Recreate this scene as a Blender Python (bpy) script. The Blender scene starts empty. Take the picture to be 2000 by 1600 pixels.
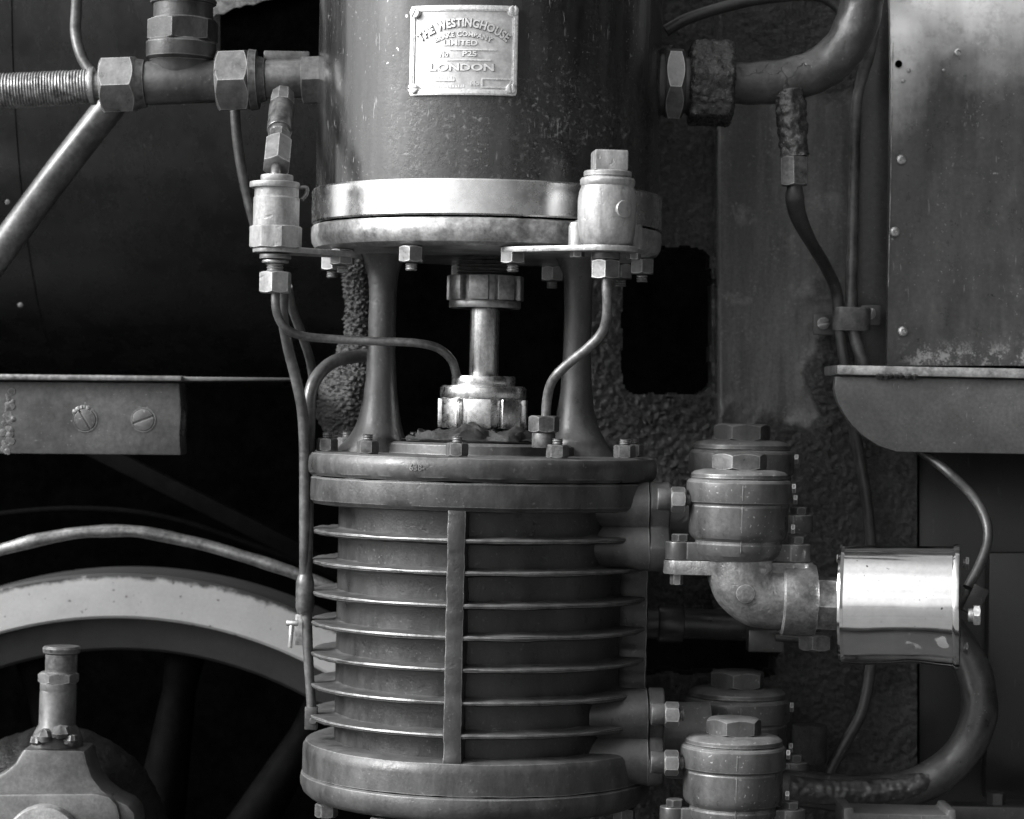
import bpy, bmesh, math, random
from mathutils import Vector, Matrix, noise
R_ = math.radians
random.seed(7)
SC = bpy.context.scene
COL = SC.collection

# ------------------------------------------------------------------ camera
ROLL = R_(1.2)
D = 2.4                       # metres from lens to the pump axis
S = 0.0005                    # metres per photo pixel at the pump axis
CAM = Vector((0, -D, 0))
cd = bpy.data.cameras.new('camera')
cam = bpy.data.objects.new('camera', cd); COL.objects.link(cam)
c, s = math.cos(ROLL), math.sin(ROLL)
cam.matrix_world = Matrix(((c, -s, 0, 0), (0, 0, -1, -D), (s, c, 0, 0), (0, 0, 0, 1)))
cd.sensor_width = 36; cd.lens = 36 * (D / S) / 2000
cd.clip_start = 0.05; cd.clip_end = 500
cd.dof.use_dof = True; cd.dof.focus_distance = 2.27; cd.dof.aperture_fstop = 7.1
SC.camera = cam

# ------------------------------------------------------------------ light
SUN_DIR = Vector((-0.86, -0.36, 0.52)).normalized()
w = bpy.data.worlds.new('World'); SC.world = w; w.use_nodes = True
nt = w.node_tree; N = nt.nodes; LK = nt.links
bg = N['Background']
sky = N.new('ShaderNodeTexSky'); sky.sky_type = 'NISHITA'; sky.sun_disc = False
sky.sun_elevation = math.asin(SUN_DIR.z)
sky.sun_rotation = math.atan2(SUN_DIR.x, SUN_DIR.y)
sky.air_density = 1.0; sky.dust_density = 4.0
bw = N.new('ShaderNodeRGBToBW'); LK.new(sky.outputs[0], bw.inputs[0])
tc = N.new('ShaderNodeTexCoord'); sep = N.new('ShaderNodeSeparateXYZ'); LK.new(tc.outputs['Generated'], sep.inputs[0])
mr = N.new('ShaderNodeMapRange'); mr.interpolation_type = 'SMOOTHSTEP'     # sky dimmed towards the right to shape light and reflections
LK.new(sep.outputs['X'], mr.inputs[0])
for i, v in ((1, -0.70), (2, 0.66), (3, 2.2), (4, 0.03)): mr.inputs[i].default_value = v
cl = N.new('ShaderNodeTexNoise'); cl.inputs['Scale'].default_value = 2.2; cl.inputs['Detail'].default_value = 4
LK.new(tc.outputs['Generated'], cl.inputs['Vector'])
mr2 = N.new('ShaderNodeMapRange'); LK.new(cl.outputs[0], mr2.inputs[0])
for i, v in ((1, 0.35), (2, 0.7), (3, 0.75), (4, 1.3)): mr2.inputs[i].default_value = v
m1 = N.new('ShaderNodeMath'); m1.operation = 'MULTIPLY'; pw = N.new('ShaderNodeMath'); pw.operation = 'POWER'; pw.inputs[1].default_value = .5; LK.new(bw.outputs[0], pw.inputs[0]); pk = N.new('ShaderNodeMath'); pk.operation = 'MULTIPLY'; pk.inputs[1].default_value = 3.0; LK.new(pw.outputs[0], pk.inputs[0]); LK.new(pk.outputs[0], m1.inputs[0]); LK.new(mr.outputs[0], m1.inputs[1])
m2 = N.new('ShaderNodeMath'); m2.operation = 'MULTIPLY'; LK.new(m1.outputs[0], m2.inputs[0]); LK.new(mr2.outputs[0], m2.inputs[1])
mr3 = N.new('ShaderNodeMapRange'); LK.new(sep.outputs['Z'], mr3.inputs[0])
for i, v in ((1, 0.12), (2, 0.4), (3, 0.9), (4, 1.35)): mr3.inputs[i].default_value = v
m3 = N.new('ShaderNodeMath'); m3.operation = 'MULTIPLY'; LK.new(m2.outputs[0], m3.inputs[0]); LK.new(mr3.outputs[0], m3.inputs[1])
LK.new(m3.outputs[0], bg.inputs[0]); bg.inputs[1].default_value = 0.105
sd = bpy.data.lights.new('sun', 'SUN'); sd.energy = 4.4; sd.angle = R_(24); sd.color = (1, 1, 1)
so = bpy.data.objects.new('sun', sd); COL.objects.link(so)
so.rotation_euler = SUN_DIR.to_track_quat('Z', 'Y').to_euler()
vs = SC.view_settings
vs.view_transform = 'Standard'; vs.look = 'None'; vs.exposure = 0.35; vs.gamma = 1; vs.use_curve_mapping = False

# ------------------------------------------------------------------ helpers
def P(px, py, Y=0.0):
    k = S * (D + Y) / D
    dx, dy = px - 1000, 800 - py
    return Vector(((dx * c - dy * s) * k, Y, (dx * s + dy * c) * k))
def K(Y): return S * (D + Y) / D
def T(v): return Matrix.Translation(v)
def face(o):   # local X right, local Y up, local Z towards the lens
    return Matrix(((1, 0, 0, o[0]), (0, 0, -1, o[1]), (0, 1, 0, o[2]), (0, 0, 0, 1)))
def along(o, d, roll=0):
    q = Vector(d).normalized().to_track_quat('Z', 'Y')
    return T(o) @ q.to_matrix().to_4x4() @ Matrix.Rotation(R_(roll), 4, 'Z')
def spline(pts, n=10):
    pts = [Vector(p) for p in pts]
    if len(pts) < 3:
        return [pts[0].lerp(pts[1], i / n) for i in range(n + 1)]
    out = []
    ex = [2 * pts[0] - pts[1]] + pts + [2 * pts[-1] - pts[-2]]
    for i in range(1, len(ex) - 2):
        a, b, d, e = ex[i - 1:i + 3]
        for j in range(n):
            t = j / n
            out.append(0.5 * ((2 * b) + (d - a) * t + (2 * a - 5 * b + 4 * d - e) * t * t + (3 * b - a - 3 * d + e) * t ** 3))
    out.append(pts[-1]); return out

class MB:
    def __init__(self): self.bm = bmesh.new()
    def loft(self, rings, close=True, cap0=True, cap1=True):
        bm = self.bm; V = [[bm.verts.new(p) for p in r] for r in rings]
        for a, b in zip(V, V[1:]):
            n = len(a)
            for i in range(n if close else n - 1):
                j = (i + 1) % n
                bm.faces.new((a[i], a[j], b[j], b[i]))
        if close and cap0: bm.faces.new(list(reversed(V[0])))
        if close and cap1: bm.faces.new(V[-1])
        return self
    def lathe(self, prof, M, seg=64, rot=0, caps=True):
        rings = []
        for r, z in prof:
            r = max(r, 1e-5)
            rings.append([M @ Vector((r * math.cos(R_(rot) + 2 * math.pi * i / seg), r * math.sin(R_(rot) + 2 * math.pi * i / seg), z)) for i in range(seg)])
        return self.loft(rings, True, caps, caps)
    def hexa(self, r, z0, z1, M, n=6, ch=0.09, rot=0):
        if z1 < z0: z0, z1 = z1, z0
        ap = r * math.cos(math.pi / n); q = 6; N_ = n * q; rho = []
        for i in range(N_):
            t = (2 * math.pi * i / N_) % (2 * math.pi / n) - math.pi / n
            rho.append(min(ap / math.cos(t), r * .985))
        kk = min(.8, ch * 9); h_ = z1 - z0
        def ring(f, z): return [M @ Vector((f(p) * math.cos(R_(rot) + 2 * math.pi * i / N_), f(p) * math.sin(R_(rot) + 2 * math.pi * i / N_), z(p))) for i, p in enumerate(rho)]
        d = lambda p: min(h_ * .4, (p - ap * .96) * kk)
        return self.loft([ring(lambda p: ap * .95, lambda p: z0), ring(lambda p: p, lambda p: z0 + d(p)), ring(lambda p: p, lambda p: z1 - d(p)), ring(lambda p: ap * .95, lambda p: z1)])
    def cyl(self, r, z0, z1, M, seg=32, b=None):
        b = min(r, abs(z1 - z0)) * 0.12 if b is None else b
        if z1 < z0: z0, z1 = z1, z0
        return self.lathe([(r - b, z0), (r - b * .3, z0 + b * .3), (r, z0 + b), (r, z1 - b), (r - b * .3, z1 - b * .3), (r - b, z1)], M, seg)
    def thread(self, r, z0, z1, M, pitch, seg=20):
        if z1 < z0: z0, z1 = z1, z0
        prof = []; z = z0; k = 0
        while z <= z1: prof.append((r if k % 2 else r * .86, z)); z += pitch / 2; k += 1
        return self.lathe(prof, M, seg)
    def tube(self, pts, r, seg=18, n=10, smooth=True, lump=0, lscale=40):
        q = spline(pts, n) if smooth else [Vector(p) for p in pts]
        m = len(q); rings = []; up = None
        for i, p in enumerate(q):
            t = (q[min(i + 1, m - 1)] - q[max(i - 1, 0)]).normalized()
            if up is None:
                up = Vector((0, -1, 0.3)) if abs(t.y) < .8 else Vector((1, 0, 0))
            up = (up - t * up.dot(t)).normalized(); sd_ = t.cross(up)
            if callable(r): rr = r(i / (m - 1))
            elif isinstance(r, (list, tuple)):
                f = i / (m - 1) * (len(r) - 1); a = min(int(f), len(r) - 2); rr = r[a] + (r[a + 1] - r[a]) * (f - a)
            else: rr = r
            ring = []
            for j in range(seg):
                a = 2 * math.pi * j / seg; d = up * math.cos(a) + sd_ * math.sin(a)
                l = lump * noise.noise((p + d * rr) * lscale) if lump else 0
                ring.append(p + d * (rr + l))
            rings.append(ring)
        return self.loft(rings)
    def prism(self, pts, z0, z1, M, bev=0.0, seg=2):
        b2 = bmesh.new()
        lo = [b2.verts.new((x, y, z0)) for x, y in pts]; hi = [b2.verts.new((x, y, z1)) for x, y in pts]
        n = len(pts); b2.faces.new(list(reversed(lo))); b2.faces.new(hi)
        for i in range(n): b2.faces.new((lo[i], lo[(i + 1) % n], hi[(i + 1) % n], hi[i]))
        if bev:
            bmesh.ops.recalc_face_normals(b2, faces=b2.faces)
            ed = [e for e in b2.edges if len(e.link_faces) == 2 and e.calc_face_angle() > 0.6]
            bmesh.ops.bevel(b2, geom=ed, offset=bev, segments=seg, profile=.5, affect='EDGES', clamp_overlap=True)
        return self.merge(b2, M)
    def box(self, sx, sy, sz, M, bev=0.0):
        return self.prism([(-sx / 2, -sy / 2), (sx / 2, -sy / 2), (sx / 2, sy / 2), (-sx / 2, sy / 2)], -sz / 2, sz / 2, M, bev)
    def merge(self, b2, M=None):
        if M is not None: b2.transform(M)
        me = bpy.data.meshes.new('t'); b2.to_mesh(me); b2.free(); self.bm.from_mesh(me); bpy.data.meshes.remove(me)
        return self
    def lumps(self, amp, scale, f=None):
        self.bm.normal_update()
        for v in self.bm.verts:
            k = 1 if f is None else f(v.co)
            if k: v.co += v.normal * amp * k * (noise.noise(v.co * scale) + .5 * noise.noise(v.co * scale * 2.3 + Vector((9, 3, 1))))
        return self
    def build(self, name, mat, parent=None, ang=32, origin=None):
        bm = self.bm; bmesh.ops.recalc_face_normals(bm, faces=bm.faces)
        o0 = parent['_o'] if parent is not None else (origin if origin is not None else None)
        if o0 is None:
            vs_ = [v.co for v in bm.verts]; o0 = [sum(v[i] for v in vs_) / len(vs_) for i in range(2)] + [min(v[2] for v in vs_)]
        o0 = Vector(o0[:]); bm.transform(T(-o0))
        me = bpy.data.meshes.new(name); bm.to_mesh(me); bm.free()
        me.polygons.foreach_set('use_smooth', [True] * len(me.polygons))
        me.set_sharp_from_angle(angle=R_(ang)); me.materials.append(mat)
        o = bpy.data.objects.new(name, me); COL.objects.link(o); o['_o'] = list(o0)
        if parent is not None: o.parent = parent
        else: o.location = o0
        return o

def thing(name, label, cat, loc, group=None):
    o = bpy.data.objects.new(name, None); COL.objects.link(o); o.location = loc; o.empty_display_size = .01
    o['_o'] = list(loc); o['label'] = label; o['category'] = cat
    if group: o['group'] = group
    return o
def tag(o, label, cat, group=None, kind=None):
    o['label'] = label; o['category'] = cat
    if group: o['group'] = group
    if kind: o['kind'] = kind
    return o
def copy_tree(o, loc, parent=None):
    n = o.copy(); COL.objects.link(n); n.parent = parent
    if parent is None: n.location = loc
    for ch in [x for x in o.children]: copy_tree(ch, None, n)
    return n

# ------------------------------------------------------------------ materials
def g(v): return (v, v, v, 1)
def mat(name, dark, light, rough=(.35, .6), metal=0.0, scale=22, fine=260, bump=.25, dist=.0006, streak=0, edge=0.0, edgecol=.45,
        speck=0.0, speckcol=.5, dust=0.0, dustcol=.22, lo=.38, hi=.62, spec=.5, scr=0.0, coat=0.0, pit=0.0, extra=None, famt=.26):
    m = bpy.data.materials.new(name); m.use_nodes = True; t = m.node_tree; n = t.nodes; l = t.links
    b = n['Principled BSDF']
    tcx = n.new('ShaderNodeTexCoord'); mp = n.new('ShaderNodeMapping'); l.new(tcx.outputs['Object'], mp.inputs[0])
    mp.inputs['Location'].default_value = (random.random() * 9, random.random() * 9, random.random() * 9)
    if streak: mp.inputs['Scale'].default_value = (1, 1, streak)
    def nz(sc, det=6, ro=.6, vec=mp.outputs[0]):
        x = n.new('ShaderNodeTexNoise'); x.inputs['Scale'].default_value = sc; x.inputs['Detail'].default_value = det
        x.inputs['Roughness'].default_value = ro; l.new(vec, x.inputs['Vector']); return x.outputs[0]
    def rng(x, a, b_, c_=0, d=1):
        y = n.new('ShaderNodeMapRange'); l.new(x, y.inputs[0])
        for i, v in ((1, a), (2, b_), (3, c_), (4, d)): y.inputs[i].default_value = v
        return y.outputs[0]
    def mth(op, a, b_):
        y = n.new('ShaderNodeMath'); y.operation = op
        for i, v in enumerate((a, b_)):
            if isinstance(v, (int, float)): y.inputs[i].default_value = v
            else: l.new(v, y.inputs[i])
        return y.outputs[0]
    def mix(f, a, b_):
        y = n.new('ShaderNodeMix'); y.data_type = 'FLOAT'
        if isinstance(f, (int, float)): y.inputs[0].default_value = f
        else: l.new(f, y.inputs[0])
        for i, v in ((2, a), (3, b_)):
            if isinstance(v, (int, float)): y.inputs[i].default_value = v
            else: l.new(v, y.inputs[i])
        return y.outputs[0]
    big = nz(scale); fn = nz(fine, 4, .65, tcx.outputs['Object']); mid = nz(scale * 4.3, 6, .65)
    f = rng(mth('ADD', mth('MULTIPLY', big, .6), mth('MULTIPLY', mid, .4)), lo, hi)
    col = mix(f, dark, light)
    col = mth('MULTIPLY', col, rng(fn, .3, .7, 1 - famt, 1 + famt))
    ro = mix(rng(mid, .3, .7), rough[0], rough[1])
    met = None
    if dust:
        geo = n.new('ShaderNodeNewGeometry'); sp = n.new('ShaderNodeSeparateXYZ'); l.new(geo.outputs['Normal'], sp.inputs[0])
        df = mth('MULTIPLY', mth('MULTIPLY', rng(sp.outputs[2], .2, .9), rng(mid, .3, .6, .4, 1)), dust)
        col = mix(df, col, dustcol); ro = mix(df, ro, .85)
    if scr:
        ms = n.new('ShaderNodeMapping'); l.new(tcx.outputs['Object'], ms.inputs[0])
        ms.inputs['Rotation'].default_value = (0, R_(35), 0); ms.inputs['Scale'].default_value = (1, 1, .16)
        sx = nz(420, 2, .5, ms.outputs[0])
        sf = mth('MULTIPLY', rng(sx, .655, .69), mth('MULTIPLY', rng(nz(34, 3, .5, tcx.outputs['Object']), .53, .6), scr))
        col = mix(sf, col, speckcol)
    if speck:
        sf = mth('MULTIPLY', mth('MULTIPLY', rng(nz(330, 2, .55, tcx.outputs['Object']), .665, .69), rng(nz(26, 3, .6, tcx.outputs['Object']), .45, .6)), speck)
        col = mix(sf, col, speckcol)
    if edge:
        bv = n.new('ShaderNodeBevel'); bv.samples = 4; bv.inputs['Radius'].default_value = .0016
        g2 = n.new('ShaderNodeNewGeometry'); dt = n.new('ShaderNodeVectorMath'); dt.operation = 'DOT_PRODUCT'
        l.new(bv.outputs[0], dt.inputs[0]); l.new(g2.outputs['Normal'], dt.inputs[1])
        ef = mth('MULTIPLY', mth('MULTIPLY', rng(dt.outputs['Value'], .993, .93), rng(mid, .30, .52)), edge)
        col = mix(ef, col, edgecol); met = mix(ef, metal, .8)
    hx_ = None
    if extra:
        ex = extra(n, l, tcx, col, ro, met, rng, mth, mix, nz); col, ro, met = ex[:3]; hx_ = ex[3] if len(ex) > 3 else None
    cc = n.new('ShaderNodeCombineColor')
    for i in range(3): l.new(col, cc.inputs[i])
    l.new(cc.outputs[0], b.inputs['Base Color']); l.new(ro, b.inputs['Roughness'])
    if met is not None: l.new(met, b.inputs['Metallic'])
    else: b.inputs['Metallic'].default_value = metal
    b.inputs['Specular IOR Level'].default_value = spec
    if coat: b.inputs['Coat Weight'].default_value = coat; b.inputs['Coat Roughness'].default_value = .12
    h = mth('ADD', mth('MULTIPLY', fn, .5), mth('MULTIPLY', mid, 1.0))
    if pit: h = mth('ADD', h, mth('MULTIPLY', rng(nz(fine * .35, 2, .5, tcx.outputs['Object']), .62, .74), -pit))
    if hx_ is not None: h = mth('ADD', h, hx_)
    bp = n.new('ShaderNodeBump'); bp.inputs['Strength'].default_value = bump; bp.inputs['Distance'].default_value = dist
    l.new(h, bp.inputs['Height']); l.new(bp.outputs[0], b.inputs['Normal'])
    return m

def jacket_extra(n, l, tcx, col, ro, met, rng, mth, mix, nz):
    sp = n.new('ShaderNodeSeparateXYZ'); l.new(tcx.outputs['Object'], sp.inputs[0])
    sm = n.new('ShaderNodeMapping'); sm.inputs['Scale'].default_value = (1, 1, .05); l.new(tcx.outputs['Object'], sm.inputs[0])
    # blistered oily paint under the plate, burnt darker in one patch; a few flakes down to bright metal
    low = mth('MULTIPLY', rng(sp.outputs[2], .78, .70), rng(sp.outputs[0], -.12, -.04))
    bn = nz(110, 6, .75, tcx.outputs['Object'])
    bl = mth('MULTIPLY', rng(bn, .42, .56), low)
    patch = mth('MULTIPLY', rng(mth('ADD', mth('ABSOLUTE', mth('SUBTRACT', sp.outputs[2], .715), 0), mth('MULTIPLY', mth('SUBTRACT', nz(40, 4, .7, tcx.outputs['Object']), .5), .05)), .032, .014), rng(mth('ABSOLUTE', mth('ADD', sp.outputs[0], -.005), 0), .055, .03))
    col = mix(mth('MULTIPLY', bl, .6), col, .02); col = mix(mth('MULTIPLY', patch, .8), col, .012)
    ridge = mth('MULTIPLY', rng(nz(210, 4, .7, tcx.outputs['Object']), .55, .66), mth('MULTIPLY', low, rng(nz(24, 4, .6, tcx.outputs['Object']), .42, .6)))
    col = mix(mth('MULTIPLY', ridge, .5), col, .22)
    vs1 = nz(60, 3, .5, sm.outputs[0]); col = mth('MULTIPLY', col, rng(vs1, .3, .7, .62, 1.4)); ro = mth('ADD', ro, rng(vs1, .3, .7, .08, -.05))
    ro = mix(bl, ro, .3)
    fx = mth('MULTIPLY', rng(nz(60, 3, .6, tcx.outputs['Object']), .655, .67),
             mth('MULTIPLY', rng(mth('ABSOLUTE', mth('ADD', sp.outputs[0], .085), 0), .022, .012), rng(mth('ABSOLUTE', mth('SUBTRACT', sp.outputs[2], .765), 0), .06, .03)))
    col = mix(fx, col, .7)
    return col, ro, met, mth('MULTIPLY', mth('ADD', bl, ridge), .9)
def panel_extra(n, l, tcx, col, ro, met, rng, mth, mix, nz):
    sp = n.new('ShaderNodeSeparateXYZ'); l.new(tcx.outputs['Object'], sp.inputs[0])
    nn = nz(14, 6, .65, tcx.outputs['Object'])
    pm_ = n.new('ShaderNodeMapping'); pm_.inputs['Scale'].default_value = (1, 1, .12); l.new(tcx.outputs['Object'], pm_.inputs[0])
    top = rng(mth('ADD', mth('ADD', sp.outputs[2], mth('MULTIPLY', rng(sp.outputs[0], .045, .0), .06)), mth('ADD', mth('MULTIPLY', mth('SUBTRACT', nn, .5), .10), mth('MULTIPLY', mth('SUBTRACT', nz(45, 4, .6, pm_.outputs[0]), .5), .05))), .275, .40)  # sky glare painted into the top, mixed with bare-metal wear
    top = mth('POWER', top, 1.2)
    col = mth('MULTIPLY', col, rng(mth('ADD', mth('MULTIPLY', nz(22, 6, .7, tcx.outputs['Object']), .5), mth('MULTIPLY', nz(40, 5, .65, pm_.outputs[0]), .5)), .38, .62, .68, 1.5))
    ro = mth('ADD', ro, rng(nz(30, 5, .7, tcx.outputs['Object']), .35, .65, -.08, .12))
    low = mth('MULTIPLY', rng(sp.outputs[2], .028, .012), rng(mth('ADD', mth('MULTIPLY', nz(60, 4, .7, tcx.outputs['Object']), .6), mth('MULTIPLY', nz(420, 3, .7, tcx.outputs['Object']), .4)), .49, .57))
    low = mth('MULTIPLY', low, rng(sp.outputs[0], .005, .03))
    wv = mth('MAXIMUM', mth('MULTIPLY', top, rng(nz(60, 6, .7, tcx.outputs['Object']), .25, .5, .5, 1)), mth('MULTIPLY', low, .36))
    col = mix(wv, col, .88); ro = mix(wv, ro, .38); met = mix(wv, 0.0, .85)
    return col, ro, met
def tyre_extra(n, l, tcx, col, ro, met, rng, mth, mix, nz):
    sp = n.new('ShaderNodeSeparateXYZ'); l.new(tcx.outputs['Object'], sp.inputs[0])
    rr = mth('SQRT', mth('ADD', mth('POWER', sp.outputs[0], 2), mth('POWER', sp.outputs[2], 2)), 0)
    out = rng(mth('ADD', rr, mth('MULTIPLY', mth('SUBTRACT', nz(60, 6, .7, tcx.outputs['Object']), .5), .016)), TYRE_R - .007, TYRE_R - .003)
    col = mix(out, col, .03)
    sp2 = rng(nz(120, 3, .6, tcx.outputs['Object']), .66, .70)
    col = mix(sp2, col, .08)
    return col, ro, met
TYRE_R = 925 * K(.30)
def crust_extra(n, l, tcx, col, ro, met, rng, mth, mix, nz):
    a = n.new('ShaderNodeAttribute'); a.attribute_name = 'crust'
    k = rng(mth('ADD', a.outputs['Fac'], mth('MULTIPLY', mth('SUBTRACT', nz(80, 5, .7, tcx.outputs['Object']), .5), .5)), .3, .6)
    vert = nz(12, 4, .6, tcx.outputs['Object'])
    st = mth('MULTIPLY', rng(nz(26, 5, .7, tcx.outputs['Object']), .58, .68), .5); col = mix(st, col, .22)
    cr = mix(rng(mth('ADD', mth('MULTIPLY', nz(300, 4, .7, tcx.outputs['Object']), .6), mth('MULTIPLY', nz(16, 4, .7, tcx.outputs['Object']), .4)), .42, .60), .004, .042)
    return mix(k, col, cr), mix(k, ro, mix(rng(nz(180, 3, .6, tcx.outputs['Object']), .4, .65), .60, .26)), met, mth('MULTIPLY', k, mth('ADD', nz(380, 4, .7, tcx.outputs['Object']), nz(150, 4, .7, tcx.outputs['Object'])))

M_jacket = mat('oily_black_jacket', .007, .032, (.13, .30), .0, 14, 300, .22, .0005, streak=.18, speck=.25, scr=.3, spec=.75, extra=jacket_extra)
M_brass = mat('polished_brass', .62, .78, (.2, .32), 1.0, 18, 200, .04, .0004, famt=.06)
M_steel_cast = mat('scraped_cast_steel', .10, .55, (.28, .48), .75, 16, 300, .3, .0006, edge=.6, edgecol=.6, pit=.6)
M_plate = mat('brass_nameplate', .38, .54, (.34, .46), .85, 26, 350, .2, .0004, famt=.15)
M_letters = mat('rubbed_brass_letters', .66, .80, (.25, .35), .9, 40, 350, .08, .0003)
M_rod = mat('bright_piston_rod', .35, .62, (.18, .34), 1.0, 30, 300, .05, .0003, streak=.1)
M_gland = mat('bright_gland_brass', .52, .78, (.20, .36), 1.0, 40, 260, .12, .0004, edge=.5, edgecol=.85)
M_gland_d = mat('dull_gland_brass', .2, .42, (.28, .45), .85, 40, 260, .15, .0004, edge=.6, edgecol=.5)
M_cast = mat('dusty_grey_casting', .018, .074, (.26, .48), 0, 11, 330, .6, .0007, streak=.5, edge=.7, edgecol=.34, speck=.25, speckcol=.26, dust=.4, dustcol=.13, pit=.3, famt=.16)
M_fin = mat('oily_grey_fins', .008, .040, (.25, .46), 0, 13, 330, .6, .0007, streak=.5, edge=.9, edgecol=.36, speck=.25, speckcol=.3, dust=.45, dustcol=.13, pit=.3, famt=.16)
M_valve = mat('grey_painted_valve', .030, .088, (.25, .42), 0, 12, 300, .6, .0007, streak=.5, edge=.7, edgecol=.36, speck=.4, dust=.45, dustcol=.2, pit=.4, famt=.14)
M_elbow = mat('worn_grey_elbow', .07, .28, (.28, .46), .4, 15, 320, .8, .0009, edge=.5, edgecol=.5, pit=.5)
M_nut = mat('worn_steel_nut', .055, .30, (.24, .48), .6, 18, 380, .35, .0005, edge=.9, edgecol=.65, pit=.5, famt=.14, lo=.3, hi=.7)
M_nut_d = mat('grimy_nut', .03, .13, (.28, .52), .3, 45, 380, .3, .0005, edge=.8, edgecol=.35)
M_cup = mat('weathered_alloy_cup', .12, .40, (.34, .54), .35, 34, 380, .45, .0007, edge=.6, edgecol=.62, pit=1.0, streak=.3, famt=.16, lo=.34, hi=.66)
M_black = mat('black_pipe_paint', .018, .045, (.26, .46), 0, 20, 220, .3, .0008, spec=.6, speck=.2, pit=.3)
M_pipe = mat('grey_pipe', .035, .12, (.28, .46), .3, 24, 250, .25, .0005, edge=0, spec=.6)
M_copper = mat('dull_copper_pipe', .12, .26, (.26, .44), .7, 30, 250, .2, .0004)
M_hosewire = mat('wire_wound_hose', .08, .34, (.3, .5), .6, 90, 400, .5, .0008)
M_wall = mat('dark_boiler_paint', .009, .019, (.20, .34), 0, 8, 150, .08, .0006, streak=.3, spec=.55, scr=.25, speckcol=.1)
M_black_void = mat('shade_and_joint_black', .0006, .0015, (.9, 1), 0, spec=.0)  # near-black stands for shade in deep recesses; the joint line shares it
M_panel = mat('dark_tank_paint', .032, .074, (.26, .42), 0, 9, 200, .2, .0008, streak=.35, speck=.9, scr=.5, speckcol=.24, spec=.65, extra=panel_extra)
M_strip = mat('dark_side_strip', .036, .070, (.28, .45), 0, 10, 200, .15, .0006, streak=.3, speck=.4, spec=.6)
M_shelf = mat('grey_shelf_plate', .050, .082, (.35, .5), 0, 12, 260, .25, .0008, speck=.8, speckcol=.2, scr=.6, edge=.4, edgecol=.2)
M_bar = mat('painted_grey_beam', .045, .10, (.34, .5), 0, 13, 200, .35, .001, speck=.3, edge=.5, edgecol=.3)
M_rail = mat('bare_steel_lip', .16, .42, (.32, .5), .7, 50, 300, .4, .0006)
M_skirt = mat('black_skirt_paint', .004, .009, (.28, .42), 0, 8, 150, .1, .0006, streak=.3, spec=.45, scr=.3, speckcol=.08)
M_tyre = mat('white_tyre_paint', .34, .41, (.5, .65), 0, 10, 260, .1, .0005, famt=.06, extra=tyre_extra)
M_rim = mat('dark_wheel_paint', .007, .015, (.4, .6), 0, 20, 200, .25, .0006)
M_rodpaint = mat('grey_rod_paint', .06, .12, (.36, .52), .2, 18, 260, .2, .0005, edge=.5, edgecol=.4)
M_crust = mat('greasy_crust', .014, .06, (.34, .65), 0, 90, 420, 1.0, .0016, spec=.5, speck=.3, speckcol=.15)
def flaky_extra(n, l, tcx, col, ro, met, rng, mth, mix, nz):
    e = n.new('ShaderNodeTexVoronoi'); e.feature = 'DISTANCE_TO_EDGE'; e.inputs['Scale'].default_value = 38
    wv = n.new('ShaderNodeVectorMath'); wv.operation = 'ADD'; l.new(tcx.outputs['Object'], wv.inputs[0])
    nn = n.new('ShaderNodeTexNoise'); nn.inputs['Scale'].default_value = 60; l.new(tcx.outputs['Object'], nn.inputs['Vector'])
    sc = n.new('ShaderNodeVectorMath'); sc.operation = 'SCALE'; sc.inputs[3].default_value = .03; l.new(nn.outputs['Color'], sc.inputs[0]); l.new(sc.outputs[0], wv.inputs[1]); l.new(wv.outputs[0], e.inputs['Vector'])
    k = mth('MULTIPLY', rng(e.outputs['Distance'], .022, .0), rng(nz(20, 4, .6, tcx.outputs['Object']), .57, .63))
    return mix(mth('MULTIPLY', k, .6), col, .008), ro, met, mth('MULTIPLY', k, -1.2)
M_flaky = mat('flaking_black_paint', .024, .05, (.30, .46), 0, 20, 220, .6, .0010, spec=.6, speck=.3, speckcol=.2, pit=.3, extra=flaky_extra)
M_tar = mat('tarry_crust', .010, .035, (.16, .40), 0, 60, 260, 1.0, .0016, spec=.7, edge=.5, edgecol=.3)
M_boss = mat('oily_black_boss', .002, .009, (.3, .6), 0, 40, 260, .8, .0016, spec=.3)
M_spoke = mat('wheel_shade_black', .0012, .003, (.6, .8), 0, 40, 200, .4, .0006, spec=.03)  # near-black holds the shade that frames would throw over the recessed spokes
M_frame = mat('grimy_frame_paint', .052, .135, (.28, .48), 0, 14, 330, .55, .0018, lo=.42, hi=.6, streak=.14, speck=.5, speckcol=.25, extra=crust_extra)
M_rag = mat('oily_rag', .035, .10, (.7, .9), 0, 50, 500, .5, .0008)
def can_extra(n, l, tcx, col, ro, met, rng, mth, mix, nz):
    sp = n.new('ShaderNodeSeparateXYZ'); l.new(tcx.outputs['Object'], sp.inputs[0])
    band = mth('MULTIPLY', rng(mth('ABSOLUTE', mth('SUBTRACT', sp.outputs[2], .029), 0), .0085, .006), rng(mth('ABSOLUTE', mth('SUBTRACT', sp.outputs[0], .01), 0), .04, .034))
    pale_patch = mth('MULTIPLY', mth('MULTIPLY', band, rng(nz(62, 1, .4, tcx.outputs['Object']), .56, .60)), .4)  # paler, rougher patches in a strip low on the shell
    col = mix(pale_patch, col, .5); ro = mix(pale_patch, ro, .6); met = mix(pale_patch, 1.0, .1)
    dt = mth('MULTIPLY', rng(nz(260, 2, .5, tcx.outputs['Object']), .70, .73), rng(nz(20, 2, .5, tcx.outputs['Object']), .5, .6)); col = mix(dt, col, .1)
    return col, ro, met
M_can = mat('polished_tin', .72, .84, (.07, .16), 1.0, 16, 200, .03, .0004, famt=.05, extra=can_extra)
M_screw = mat('zinc_screw', .34, .6, (.3, .45), .8, 60, 400, .2, .0004)

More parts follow.
